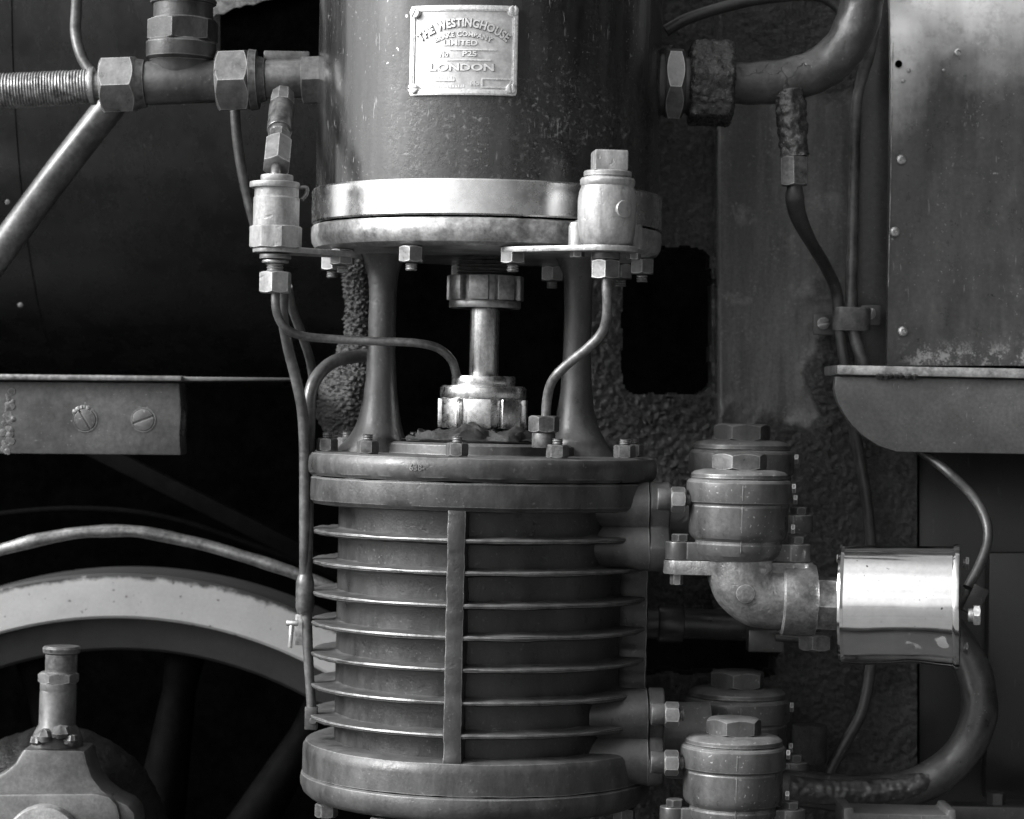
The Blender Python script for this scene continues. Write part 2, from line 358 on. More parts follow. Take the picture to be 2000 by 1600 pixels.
# ------------------------------------------------------------------ ground (below the frame)
gm = MB(); gm.prism([(-60, -60), (60, -60), (60, 60), (-60, 60)], -.05, 0, T((0, 0, -1.15)))
M_ground = mat('ballast_ground', .025, .05, (.8, .95), 0, 6, 60, .6, .01)
go = gm.build('ground', M_ground); go['kind'] = 'structure'

pm0 = MB(); pm0.prism([(-60, -60), (60, -60), (60, -1.0), (-60, -1.0)], -.2, 0, T((0, 0, -.92)), .01)  # platform out of view, put in to brighten the filter's reflection
po = pm0.build('added_unseen_platform', mat('added_platform_pale_concrete', .13, .20, (.8, .95), 0, 3, 50, .4, .004)); po['kind'] = 'structure'

# ------------------------------------------------------------------ loco side behind the pump
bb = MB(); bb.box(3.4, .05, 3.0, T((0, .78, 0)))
o = bb.build('background', M_black_void); o['kind'] = 'structure'  # backdrop sheet, its black painted as the deep shade behind the parts
# curved boiler cladding on the left
YB = .24; zc = .50; RB = .50
def boiler(x0, x1, z0, z1, Yf, n=40, th=.006):
    m = MB(); rings = []
    for side in (0, 1):
        pass
    prof = []
    for i in range(n + 1):
        z = z0 + (z1 - z0) * i / n; q = math.asin(max(-1, min(1, (z - zc) / RB)))
        prof.append((Yf + RB - RB * math.cos(q), z))
    ring = lambda x: [Vector((x, y, z)) for y, z in prof] + [Vector((x, y + th, z)) for y, z in reversed(prof)]
    xs = [x0 + (x1 - x0) * i / 12 for i in range(13)]
    m.loft([ring(x) for x in xs]); return m
xl = P(-420, 400, YB).x; xm = P(14, 400, YB).x; xr = P(655, 400, YB).x
th = thing('boiler_cladding', 'dark curved cladding sheet behind the diagonal pipe on the left', 'cladding', (xm, YB, P(0, 740, YB).z))
boiler(xm, xr, P(0, 745, YB).z, P(0, -520, YB).z, YB).build('sheet', M_wall, th)
boiler(xl, xm - .0012, P(0, 745, YB).z, P(0, -520, YB).z, YB - .0008).build('sheet', M_wall, th)
m = MB(); m.lathe([(0, 0), (.003, 0), (.0025, .0015), (0, .002)], face(P(15, 395, YB - .004)), 16); m.build('rivet', M_nut_d, th); m = MB()
m.lathe([(0, 0), (.003, 0), (.0025, .0015), (0, .002)], face(P(40, 596, YB + .14)), 16); m.build('rivet', M_nut_d, th)
def quad_plate(m, pts, Y, th_=.012, bev=.0012):
    o = P(1000, 800, Y); q = [P(x, y, Y) for x, y in pts]
    return m.prism([(v.x, v.z) for v in q], 0, th_, face((0, Y + th_, 0)), bev)
# lagging edge, top middle
m = MB(); Y = .205; k = K(Y); o0 = P(420, 20, Y)
pts = [(-30, -20), (-4, -17), (4, -9), (18, -9), (27, -3), (38, 4), (50, 5), (62, 11), (75, 10), (95, 19), (120, 24), (160, 40), (160, 160), (-40, 160)]
m.prism([(x * k, y * k) for x, y in pts], 0, .004, face(o0), .001)
tag(m.build('lagging_edge', M_rail), 'ragged pale lagging edge beside the top pipe fitting', 'lagging')
m = MB(); quad_plate(m, [(430, -480), (700, -480), (700, 112), (430, 112)], .21, .004, 0)  # added sheet whose black stands for the unlit gap
tag(m.build('gap_shade', M_black_void), 'black sheet painted as shade in the gap above the left steam inlet', 'plate')

# ------------------------------------------------------------------ frame plate right of the pump, with grease crust
def sst(a, b, x):
    t = max(0, min(1, (x - a) / (b - a))); return t * t * (3 - 2 * t)
def crustmask(px, py):
    n_ = noise.noise(Vector((px * .011, py * .011, 3))) * 55 + noise.noise(Vector((px * .03, py * .03, 7))) * 22
    if px < 1403: return 1.0
    a = sst(790, 880, py + n_)
    b = sst(1545, 1610, px + n_ * .8) * sst(520, 660, py + n_) * (1 - .0)
    e = sst(235, 150, py + n_ * .5) * .7
    return max(a, b, e)
def plate_mesh():
    bm = bmesh.new(); x0, x1, y0, y1, st = 1130, 1790, -400, 1700, 3.8
    nx, ny = int((x1 - x0) / st), int((y1 - y0) / st)
    V = {}; lay = bm.verts.layers.float.new('crust')
    def inhole(px, py):
        j = noise.noise(Vector((px * .03, py * .03, 1))) * 6
        dx = max(abs(px - 1304) - 60, 0); dy = max(abs(py - 625) - 116, 0)
        return dx * dx + dy * dy < (28 + j) ** 2 or (1200 < px < 1520 + 3 * j and 1240 + j < py < 1318 + 2 * j)
    for i in range(nx + 1):
        for j in range(ny + 1):
            px, py = x0 + i * st, y0 + j * st
            m_ = crustmask(px, py)
            Y = .215 - .022 * sst(1396, 1406, px)
            q = Vector((px * .062 + noise.noise(Vector((px * .02, py * .02, 9))), py * .062, 0)); h = noise.noise(q) * .5 + noise.noise(q * 2.3) * .35 + .25 * noise.noise(q * 5)
            gr = 1 - noise.voronoi(q * 2.2)[0][0]
            h = h * .4 + gr * .75
            amp = (.0062 if py > 700 else .0048) * (.6 + .8 * abs(noise.noise(Vector((px * .008, py * .008, 4)))))
            v = bm.verts.new(P(px, py, .2)); v.co.y = Y - m_ * amp * h - m_ * .003 * sst(1395, 1410, px)
            v[lay] = m_; V[i, j] = v
    for i in range(nx):
        for j in range(ny):
            if inhole(x0 + (i + .5) * st, y0 + (j + .5) * st): continue
            bm.faces.new((V[i, j], V[i + 1, j], V[i + 1, j + 1], V[i, j + 1]))
    for v in [v for v in bm.verts if not v.link_faces]: bm.verts.remove(v)
    be = [e for e in bm.edges if e.is_boundary]
    r = bmesh.ops.extrude_edge_only(bm, edges=be)
    for v in r['geom']:
        if isinstance(v, bmesh.types.BMVert): v.co.y = .262
    return bm
m = MB(); m.bm.free(); m.bm = plate_mesh()
tag(m.build('frame_plate', M_frame, ang=60), 'grimy crusted frame plate with a dark square opening beside the pump', 'frame plate')

# crusted stay behind the left pillar
m = MB(); m.tube([P(697, 500, .15), P(697, 560, .15), P(700, 640, .15), P(696, 700, .15)], [.013, .012, .013, .02], seg=90, n=60)
m.tube([P(700, 690, .15), P(690, 740, .15), P(680, 800, .15), P(690, 880, .15)], [.016, .030, .031, .02], seg=150, n=60)
m.bm.normal_update()
for v in m.bm.verts:
    q = v.co * 190 + Vector((noise.noise(v.co * 90), noise.noise(v.co * 90 + Vector((5, 5, 5))), 0)) * .6; d_ = noise.voronoi(q)[0]
    v.co += v.normal * (.0052 * min(.7, d_[1] - d_[0]) + .003 * noise.noise(v.co * 60) + .0012 * noise.noise(v.co * 420))
tag(m.build('frame_stay', M_crust, ang=70), 'upright stay caked in lumpy grease behind the left pillar', 'stay')

# strip + right tank panel
Yp = .12; kp = K(Yp)
m = MB(); quad_plate(m, [(1690, -420), (1759, -420), (1740, 720), (1672, 720)], .165)
tag(m.build('side_strip', M_strip), 'narrow dark vertical strip beside the tank panel edge', 'strip')
th = thing('tank_panel', 'scratched dark tank side panel with sky glare painted over a worn top, and screw heads', 'panel', P(1740, 712, Yp))
bm = bmesh.new(); x0, x1, y0, y1, st = 1742, 2480, -420, 716, 6
nx, ny = (x1 - x0) // st, (y1 - y0) // st; V = {}
for i in range(nx + 1):
    for j in range(ny + 1):
        px, py = x0 + i * st - (y0 + j * st) * .013, y0 + j * st
        v = bm.verts.new(P(px, py, Yp)); h = 0
        for (cx, cy, r, a) in ((1870, 103, 30, .0035), (1905, 150, 70, -.003), (1960, 60, 60, .002), (1800, 200, 80, .0015), (1950, 240, 120, -.002)):
            h += a * math.exp(-((px - cx) ** 2 + (py - cy) ** 2) / (r * r))
        h += .0022 * noise.noise(Vector((px * .006, py * .004, 2))) + .002 * sst(260, 0, py) * noise.noise(Vector((px * .012, py * .02, 5)))
        v.co.y -= h; v.co.y += .30 * kp * max(0, 190 - py) ** 2 / 380 if py > -60 else .30 * kp * (250 ** 2 / 380 + (-60 - py) * 250 / 190); V[i, j] = v
for i in range(nx):
    for j in range(ny): bm.faces.new((V[i, j], V[i + 1, j], V[i + 1, j + 1], V[i, j + 1]))
r = bmesh.ops.extrude_edge_only(bm, edges=[e for e in bm.edges if e.is_boundary])
for v in r['geom']:
    if isinstance(v, bmesh.types.BMVert): v.co.y += .012
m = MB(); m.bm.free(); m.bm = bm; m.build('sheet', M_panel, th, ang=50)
m = MB(); m.tube([P(1745, 60, Yp + .0095), P(1743.5, 130, Yp + .001), P(1741, 300, Yp - .0012), P(1735, 560, Yp - .0012)], .0006, seg=8, lump=.0006, lscale=120); m.build('edge_lip', M_rail, th)
def slotted(m, M, r, h, ang=0, gap=.16, base=True):
    Mr = M @ Matrix.Rotation(R_(ang), 4, 'Z')
    if base: m.cyl(r * .96, 0, h * .35, Mr, 28, r * .1)
    for sg in (0, 180):
        Mh = Mr @ Matrix.Rotation(R_(sg), 4, 'Z')
        p = [(r * math.cos(R_(a)), max(r * math.sin(R_(a)), gap * r * .6)) for a in range(8, 173, 12)]
        p = [(r * math.cos(math.asin(gap * .6)), gap * r * .6)] + [q for q in p if q[1] > gap * r * .65] + [(-r * math.cos(math.asin(gap * .6)), gap * r * .6)]
        m.prism(p, 0, h, Mh, r * .12)
    return m
def cross_head(m, M, r):
    m.lathe([(0, 0), (r, 0), (r, r * .2), (r * .85, r * .5), (r * .5, r * .68), (r * .42, r * .70), (r * .3, r * .3), (0, r * .28)], M, 24)
    for a in (0, 90): m.box(r * .75, r * .13, r * .12, M @ T((0, 0, r * .70)) @ Matrix.Rotation(R_(a + 20), 4, 'Z'))
for x, y in ((1760, 312), (1747, 453), (1763, 647)):
    m = MB(); cross_head(m, face(P(x, y, Yp - .001)), 10 * kp); m.build('screw', M_screw, th)
m = MB(); M_ = face(P(1870, 103, Yp - .005)); m.lathe([(.4 * 7 * kp, .002), (7 * kp, .002), (7 * kp, 0.005), (4 * kp, .0055), (3 * kp, .003), (.4 * 3 * kp, .003)], M_, 20); m.build('rivet', M_screw, th)
for x, y, rr in ((1775, 138, 4), (1764, 158, 4), (1843, 137, 3)):
    m = MB(); m.lathe([(0, 0), (rr * kp, 0), (rr * .7 * kp, rr * .6 * kp), (0, rr * .8 * kp)], face(P(x, y, Yp - .001)), 14); m.build('rivet', M_screw, th)
m = MB(); m.cyl(7 * kp, 0, .0018, face(P(1755, 125, Yp - .001)), 18); m.build('hole_shade', M_black_void, th)  # black disc painted as the shade inside a hole

# lower right plate behind the filter
m = MB(); quad_plate(m, [(1795, 880), (2480, 880), (2480, 1700), (1795, 1700)], .20)
tag(m.build('skirt_plate', M_skirt), 'smooth dark skirt plate below the right shelf', 'plate')
m = MB(); quad_plate(m, [(1933, 1080), (2480, 1080), (2480, 1560), (1925, 1560)], .17, .02)
tag(m.build('skirt_plate', M_skirt), 'overlapping dark plate right of the big bent pipe', 'plate')

# right shelf
Ys = .02; ks = K(Ys)
th = thing('shelf', 'grey shelf with a rounded gusset and bare steel lip below the tank panel', 'shelf', P(1632, 888, Ys))
m = MB(); quad_plate(m, [(1632, 735), (1629, 760), (1636, 785), (1648, 808), (1665, 832), (1688, 853), (1716, 871), (1752, 883), (2460, 895), (2460, 750)], Ys, .014, .0015); m.lumps(.0004, 60); m.build('gusset', M_shelf, th)
m = MB(); a, b = P(1633, 722, Ys), P(2460, 739, Ys)
m.prism([(a.x, a.z - 10 * ks), (b.x, b.z - 10 * ks), (b.x, b.z + 9 * ks), (a.x, a.z + 9 * ks)], 0, .10, face((0, Ys + .092, 0)), .0015)
m.build('top_plate', M_rail, th)
m = MB()
for i in range(9):
    x = 1715 + i * 9 + random.uniform(-3, 3); m.lathe([(0, -.004), (.004, 0), (0, .004)], T(P(x, 734 + random.uniform(-1, 2), Ys - .006)), 10)
m.lumps(.001, 200); m.build('weld_bead', M_crust, th)

# ------------------------------------------------------------------ left beam, wheel, rods
Yl = .06; kl = K(Yl)
th = thing('frame_beam', 'painted grey beam end with two slotted screws on the left', 'beam', P(355, 888, Yl))
m = MB(); quad_plate(m, [(-420, 742), (350, 748), (354, 800), (351, 850), (353, 889), (-420, 882)], Yl, .05, .0018); m.lumps(.0004, 50); m.build('bar', M_bar, th)
m = MB(); quad_plate(m, [(-420, 726), (355, 734), (355, 745), (-420, 739)], Yl - .012, .10, .002)
m.lumps(.0006, 80); m.build('lip', M_rail, th)
m = MB(); quad_plate(m, [(355, 736), (572, 738), (572, 743), (355, 744)], Yl, .12, .001); m.lumps(.0008, 60); m.build('shelf_edge', M_strip, th)
for x, y, a in ((166, 820, -58), (280, 820, 22)):
    m = MB(); slotted(m, face(P(x, y, Yl + .0005)), 21 * kl, .0022, a, .13)
    m.lathe([(22 * kl, 0), (22 * kl, .0012), (24.5 * kl, .0012), (24.5 * kl, 0)], face(P(x, y, Yl + .0005)), 32)
    m.build('screw', M_bar, th)
m = MB()
for i in range(34):
    x, y = 16 + random.gauss(0, 5), 765 + i * 3.6; rr = random.uniform(3, 9) * kl
    m.lathe([(0, -rr * .5), (rr, -rr * .2), (rr * .8, rr * .1), (0, rr * .22)], face(P(x, y, Yl)), 10)
for i in range(6):
    rr = random.uniform(4, 8) * kl; m.lathe([(0, -rr * .5), (rr, 0), (0, rr * .5)], face(P(148 + i * 6, 805 - 8 * math.sin(i * .6), Yl)), 10)
m.lumps(.001, 150); m.build('weld_bead', M_bar, th)
m = MB()
for i in range(12):
    rr = random.uniform(4, 8) * kl; m.lathe([(0, -rr), (rr, 0), (0, rr)], face(P(354, 792 + i * 5, Yl + .01)), 10)
m.lumps(.002, 150); m.build('grease_lump', M_crust, th)

Yw = .30; kw = K(Yw); wc = P(225, 2045, Yw)
th = thing('driving_wheel', 'spoked driving wheel with white tyre face at lower left', 'wheel', wc)
def ring(m, r0, r1, y0, y1, b=.003, seg=220):
    m.lathe([(r0 * kw + b, y0), (r1 * kw - b, y0), (r1 * kw, y0 + b), (r1 * kw, y1), (r0 * kw, y1), (r0 * kw, y0 + b), (r0 * kw + b, y0)],
            Matrix(((1, 0, 0, wc.x), (0, 0, 1, wc.y), (0, 1, 0, wc.z), (0, 0, 0, 1))), seg, 0, False)
m = MB(); ring(m, 837, 925, 0, .12); t_o = m.build('tyre', M_tyre, th)
m = MB(); ring(m, 770, 838, .03, .10); m.build('rim', M_rim, th)
for i in range(16):
    a = R_(7.8 + i * 22.5); d = Vector((math.sin(a), 0, math.cos(a)))
    m = MB(); m.tube([wc + Vector((0, .07, 0)) + d * r * kw for r in (130, 400, 560, 690, 775)], [.040, .030, .024, .019, .024], seg=14, n=5); m.build('spoke', M_spoke, th)
m = MB(); m.lathe([(0, -.02), (.16, -.02), (.18, .02), (.18, .10), (0, .10)], Matrix(((1, 0, 0, wc.x), (0, 0, 1, wc.y), (0, 1, 0, wc.z), (0, 0, 0, 1))), 48); m.build('hub', M_rim, th)

m = MB(); Y = .24
m.tube([P(x, y, Y) for x, y in ((-380, 1260), (-200, 1160), (-60, 1095), (40, 1063), (130, 1044), (200, 1037), (280, 1040), (380, 1060), (480, 1088), (560, 1114), (640, 1146), (720, 1185))], 12 * K(Y), seg=18, lump=.0012, lscale=30)
tag(m.build('sand_pipe', M_rail), 'bright bent pipe arching just above the wheel', 'pipe')
m = MB(); Y = .42; m.tube([P(x, y, Y) for x, y in ((-300, 1120), (-140, 1046), (-40, 1012), (60, 998), (160, 994), (260, 1000), (360, 1020), (480, 1060), (640, 1120))], 6 * K(Y), seg=10)
tag(m.build('brake_rod', M_spoke), 'thin dark rod behind the wheel arch', 'rod')
m = MB(); Y = .36; a, b = P(170, 870, Y), P(680, 1125, Y); dv = (b - a); L_ = dv.length
m.box(34 * K(Y), .02, L_, along((a + b) / 2, dv), .003)
tag(m.build('brake_hanger', M_spoke), 'dark diagonal bar running down behind the left beam', 'bar')

# connecting rod big end
Yr = .03; kr = K(Yr)
th = thing('connecting_rod', 'grey rod end with an oil cup on top in the bottom left corner', 'rod', P(90, 1600, Yr))
ol = [(45, 1463), (165, 1466), (170, 1490), (180, 1518), (198, 1542), (222, 1560), (248, 1572), (262, 1588), (266, 1610), (266, 1760), (-90, 1760), (-90, 1600), (-60, 1560), (-20, 1525), (10, 1507), (30, 1490)]
m = MB(); quad_plate(m, ol, Yr, .06, .004); m.build('strap', M_rodpaint, th)
m = MB(); quad_plate(m, [(-70, 1552), (185, 1550), (212, 1556), (228, 1572), (234, 1596), (234, 1740), (-70, 1740)], Yr - .008, .03, .003); m.build('cheek', M_rodpaint, th)
m = MB(); m.lathe([(0, 0), (74 * kr, 0), (74 * kr, .010), (70 * kr, .014), (0, .014)], face(P(88, 1643, Yr - .006)), 64); m.build('bush', M_steel_cast, th)
def pv(px, Y, prof, yref):   # profile in photo pixels -> metres about the point (px, yref)
    k = K(Y); return [(r * k, (yref - y) * k) for r, y in prof]
Yc = .06
m = MB(); m.lathe(pv(115, Yc, [(0, 1262), (34, 1262), (37, 1266), (36, 1274), (31, 1278), (31, 1312), (0, 1312)], 1335), T(P(119, 1335, Yc)), 36); m.build('cap', M_nut_d, th)
m = MB(); k = K(Yc); m.hexa(40 * k, -0 * k, 23 * k, T(P(114, 1335, Yc)), 6, .1, 12); m.build('lock_nut', M_nut, th)
m = MB(); m.lathe(pv(115, Yc, [(0, 1333), (35, 1333), (36, 1345), (35, 1348), (36, 1352), (36, 1415), (44, 1428), (50, 1445), (48, 1470), (0, 1470)], 1335), T(P(114, 1335, Yc)), 36); m.lumps(.0008, 60); m.build('oil_cup', M_rodpaint, th)
m = MB()
for x, y, r in ((85, 1437, 17), (118, 1432, 18), (140, 1445, 14), (72, 1450, 12)): m.lathe([(0, -.7 * r * kr), (.8 * r * kr, -.4 * r * kr), (r * kr, 0), (.7 * r * kr, .6 * r * kr), (0, .8 * r * kr)], T(P(x, y, Yc - .03)), 20)
m.lumps(.004, 130); m.build('grease_lump', M_rodpaint, th)
# crank boss with grease behind rod
m = MB(); m.lathe([(0, .03), (60 * kr, .03), (150 * kr, .028), (190 * kr, .022), (220 * kr, .006), (236 * kr, -.02), (238 * kr, -.05), (0, -.05)], face(P(90, 1660, .13)), 120); m.lumps(.004, 60)
tag(m.build('crank_boss', M_boss), 'greasy round crank boss behind the grey rod end', 'crank')

# ------------------------------------------------------------------ THE PUMP
AX = P(941, 900, 0).x
pump = thing('brake_pump', 'upright twin cylinder brake pump with finned lower barrel and black jacketed upper one', 'pump', (AX, 0, -.42))
A0 = T((AX, 0, 0))
def pr(lst): return [(r * S, z * S) for r, z in lst]
def CY(a, r, z): return Vector((AX + r * S * math.sin(R_(a)), -r * S * math.cos(R_(a)), z * S))
def Fc(a, r, z):
    q = R_(a); o = CY(a, r, z)
    return Matrix(((math.cos(q), 0, math.sin(q), o.x), (math.sin(q), 0, -math.cos(q), o.y), (0, 1, 0, o.z), (0, 0, 0, 1)))
# steam cylinder jacket
m = MB(); m.lathe(pr([(0, 416), (330, 416), (334, 418), (334, 470), (334, 600), (334, 760), (334, 900), (334, 1300), (0, 1300)]), A0, 160)
m.build('steam_cylinder', M_jacket, pump)
m = MB(); prf = [(330, 418.5), (339, 418), (341, 415), (341, 355), (339, 352), (330, 351.5)]
m.lathe(pr([(320, 351.5)] + list(reversed(prf)) + [(320, 418.5)]), A0, 160); m.build('brass_band', M_brass, pump)
m = MB(); m.lathe(pr([(0, 348), (338, 348), (341, 345), (342, 330), (340, 315), (334, 305), (322, 299), (300, 297), (0, 297)]), A0, 160); m.build('bottom_cover', M_steel_cast, pump)
m = MB(); m.lathe(pr([(0, 351.5), (330, 351.5), (330, 348), (0, 348)]), A0, 120); m.build('gasket', M_black_void, pump)
def nut_set(name, a, r, z, up, w=21, h=27, stud=12, sr=10, mt=None):
    M0 = T(CY(a, r, z)) @ Matrix.Rotation(R_(a * 1.7 + 8), 4, 'Z')
    m = MB(); m.hexa(w * 1.12 * S, 0, up * h * S, M0); n_ = m.build(name, mt or M_nut, pump)
    m = MB(); m.thread(sr * S, up * h * S, up * (h + stud) * S, M0, 4.5 * S); m.build('stud', mt or M_nut, n_)
for k_ in range(10):
    a = -62 + 36 * k_
    nut_set('nut', a, 306, 297, -1, 22, 30, 15, 11)
# nameplate
a0 = -7.9; zc_ = 651; Rk = 336; kf = .931
def pm(u, v, d):
    q = R_(a0) + u * kf / Rk; r = Rk * S + d
    return Vector((AX + r * math.sin(q), -r * math.cos(q), (zc_ + v * kf) * S))
def bent_poly(m, pts, d0, d1, step=7):
    b2 = bmesh.new(); lo = [b2.verts.new((x, y, d0)) for x, y in pts]; hi = [b2.verts.new((x, y, d1)) for x, y in pts]; n = len(pts)
    b2.faces.new(list(reversed(lo))); b2.faces.new(hi)
    for i in range(n): b2.faces.new((lo[i], lo[(i + 1) % n], hi[(i + 1) % n], hi[i]))
    xs = [v.co.x for v in b2.verts]; x = min(xs) + step
    while x < max(xs) - 1:
        bmesh.ops.bisect_plane(b2, geom=b2.verts[:] + b2.edges[:] + b2.faces[:], plane_co=(x, 0, 0), plane_no=(1, 0, 0)); x += step
    for v in b2.verts: v.co = pm(v.co.x, v.co.y, v.co.z)
    m.merge(b2)
def rrect(hw, hh, r, n=6):
    out = []
    for cx, cy, a in ((hw - r, hh - r, 0), (-hw + r, hh - r, 90), (-hw + r, -hh + r, 180), (hw - r, -hh + r, 270)):
        for i in range(n + 1): out.append((cx + r * math.cos(R_(a + 90 * i / n)), cy + r * math.sin(R_(a + 90 * i / n))))
    return out
m = MB(); bent_poly(m, rrect(107, 88, 9), -.001, .0016); npl = m.build('nameplate', M_plate, pump)
npl['label'] = 'bright brass maker plate with raised lettering'
m = MB()
for x0, x1, y0, y1 in ((-89, 89, 77, 87), (-89, 89, -87, -77), (-106, -97, -70, 70), (97, 106, -70, 70)):
    n_ = 5; hw, hh = (x1 - x0) / 2, (y1 - y0) / 2; cx, cy = (x0 + x1) / 2, (y0 + y1) / 2
    for sh, d in ((0, .0030), (2.2, .0040)):
        bent_poly(m, [(cx + x * (hw - sh) / hw, cy + y * (hh - sh) / hh) for x, y in rrect(hw, hh, min(hw, hh) * .5, 3)], .001, d)
for sx in (-1, 1):
    for sy in (-1, 1):
        pts = [(sx * (96 + 12 * math.cos(R_(t))), sy * (78 + 12 * math.sin(R_(t)))) for t in range(0, 360, 24)]
        pts = [(max(-106, min(106, x)), max(-87, min(87, y))) for x, y in pts]
        bent_poly(m, pts if sx * sy > 0 else list(reversed(pts)), .001, .0026)
m.build('raised_border', M_letters, npl)
for x, y, a in ((-95, 73, 62), (97, 78, 88), (-96, -75, 2), (95, -74, 90)):
    q = math.degrees(R_(a0) + x * kf / Rk); m = MB()
    slotted(m, Fc(q, Rk, zc_ + y * kf) @ T((0, 0, .0024)), 9.8 * kf * S, .0042, a, .24); m.build('screw', M_letters, npl)
def glyphs(m, txt, size, place, bold=.0, ext=.0014, d=.0016, width=1.0):
    """raised letters: place(i, advance_x) -> (u, v, angle) in plate pixels"""
    cu = bpy.data.curves.new('txt', 'FONT'); cu.size = size; cu.extrude = .5; cu.offset = bold; cu.body = txt; cu.resolution_u = 3
    ob = bpy.data.objects.new('txt', cu); COL.objects.link(ob)
    adv = []
    for i in range(len(txt)):
        cu.body = txt[:i] + '|' ; bpy.context.view_layer.update(); w0 = ob.dimensions.x
        cu.body = txt[:i + 1] + '|'; bpy.context.view_layer.update(); adv.append(ob.dimensions.x - w0)
    tot = sum(adv) * width; x = -tot / 2
    for ch, ad in zip(txt, adv):
        if ch != ' ':
            cu.body = ch; bpy.context.view_layer.update()
            me = bpy.data.meshes.new_from_object(ob.evaluated_get(bpy.context.evaluated_depsgraph_get()))
            b2 = bmesh.new(); b2.from_mesh(me); bpy.data.meshes.remove(me)
            xs = [v.co.x for v in b2.verts]; cx = (min(xs) + max(xs)) / 2
            u, v_, an = place(x + ad * width / 2); ca, sa = math.cos(an), math.sin(an)
            for v in b2.verts:
                lx, ly = (v.co.x - cx) * width, v.co.y
                v.co = pm(u + lx * ca - ly * sa, v_ + lx * sa + ly * ca, d if v.co.z < 0 else d + ext)
            m.merge(b2)
        x += ad * width
    bpy.data.objects.remove(ob); bpy.data.curves.remove(cu); return m
def arc(rad, vtop):
    def f(x): a = x / rad; return rad * math.sin(a), vtop - rad * (1 - math.cos(a)), -a
    return f
m = MB()
glyphs(m, 'THE WESTINGHOUSE', 22, arc(138, 46), 1.9, .0007, .0014, .85)
glyphs(m, 'BRAKE COMPANY', 13, arc(128, 27), 1.1, .0006, .0014, 1.06)
glyphs(m, 'P25', 14.5, lambda x: (x + 14, -12, 0), 1.0, .0006, .0014, 1.3)
glyphs(m, 'LIMITED', 14.5, lambda x: (x - 4, 9, 0), .9, .0006, .0014, 1.28)
glyphs(m, 'No', 14.5, lambda x: (x - 36, -13, 0), .9, .0006, .0014, .9)
glyphs(m, 'LONDON', 19, lambda x: (x - 1, -40, 0), 1.3, .0006, .0014, 1.5)
m.build('letter_shade', mat('letter_shade_paint', .16, .28, (.5, .7), .3, 60, 300, .2, .0004), npl)  # relief shading round the raised letters, painted as dark outlines
m = MB()
glyphs(m, 'THE WESTINGHOUSE', 22, arc(138, 46), .75, .0024, .0014, .85)
glyphs(m, 'BRAKE COMPANY', 13, arc(128, 27), .3, .0016, .0014, 1.06)
glyphs(m, 'LIMITED', 14.5, lambda x: (x - 4, 9, 0), .3, .0012, .0014, 1.28)
glyphs(m, 'No', 14.5, lambda x: (x - 36, -13, 0), .25, .0012, .0014, .9)
glyphs(m, 'P25', 14.5, lambda x: (x + 14, -12, 0), .3, .0012, .0014, 1.3)
glyphs(m, 'LONDON', 19, lambda x: (x - 1, -40, 0), .6, .0014, .0014, 1.5)
glyphs(m, 'No', 12.5, lambda x: (x + 25, -69, 0), .25, .0012, .0014, 1.0)
for x0, x1, y in ((-25, 66, 0.5), (-31, 55, -19.5), (-54, -14, -59.5)): bent_poly(m, [(x0, y - 1.2), (x1, y - 1.2), (x1, y + 1.2), (x0, y + 1.2)], .0012, .0027)
for x0, x1, y0, y1 in ((38, 103, -57, -54.5), (38, 96, -73.5, -71), (93.5, 96, -71, -57), (38, 40.5, -71, -57)): bent_poly(m, [(x0, y0), (min(x1, 96), y0), (min(x1, 96), y1), (x0, y1)], .0012, .0028)
x = -54
while x < -16:     # worn, unreadable small characters
    wv = random.uniform(2.5, 5); h_ = random.uniform(4, 7); bent_poly(m, [(x, -58), (x + wv, -58), (x + wv * random.uniform(.5, 1), -58 + h_), (x, -58 + h_)], .0012, .0021); x += wv + 1.6
x = -66
while x < 6:
    wv = random.uniform(2, 4.5); h_ = random.uniform(3, 6); bent_poly(m, [(x, -73), (x + wv, -73), (x + wv, -73 + h_), (x + wv * .3, -73 + h_)], .0012, .0020); x += wv + 1.7
m.build('lettering', M_letters, npl, ang=25)

# pillars
def pillar(px, sgn):
    x = P(px, 600, 0).x; prof = [(46, 300), (40, 286), (31, 262), (27.5, 225), (27, 160), (28, 100), (30, 55), (34, 15), (40, -15), (50, -42), (64, -64), (82, -80), (96, -92)]
    m = MB(); rings = []
    q = spline([Vector((r, z, 0)) for r, z in prof], 4)
    for v in q:
        ring_ = []
        for i in range(48):
            a = 2 * math.pi * i / 48; rr = v.x
            rx = rr * (1 - (0 if math.cos(a) * sgn > 0 else .22 * max(0, min(1, -v.y / 70)) * abs(math.cos(a))))
            ring_.append(Vector((x + rx * S * math.cos(a), min(rr, 60) * S * math.sin(a), v.y * S)))
        rings.append(ring_)
    m.loft(rings); m.lumps(.0006, 40); m.build('pillar', M_cast, pump)
pillar(747, -1); pillar(1129, 1)
# piston rod and glands
m = MB(); m.cyl(28.5 * S, 20 * S, 330 * S, A0, 48); m.build('piston_rod', M_rod, pump)
def gland(name, z0, z1, r, ringh, mt, lugs=8, flip=1, rot=0, extra=None):
    m = MB(); m.cyl(r * .88 * S, z0 * S, z1 * S, A0, 64)
    zz = (z0, z0 + ringh) if flip > 0 else (z1 - ringh, z1)
    m.cyl(r * S, zz[0] * S, zz[1] * S, A0, 64)
    g_ = m.build(name, mt, pump)
    for i in range(lugs):
        a = rot + 360 / lugs * i; lo_, hi_ = (z0 + ringh + 1, z1 - 3) if flip > 0 else (z0 + 2, z1 - ringh - 1)
        wd = 2 * math.pi * r / lugs * .70
        m = MB(); m.box(wd * S, (hi_ - lo_) * S, 15 * S, Fc(a, r * .93, (lo_ + hi_) / 2) @ T((0, 0, .5 * S)), 2.2 * S); m.build('lug', mt, g_)
gland('gland_nut', 196, 262, 70, 14, M_gland_d, 8, 1, -10)
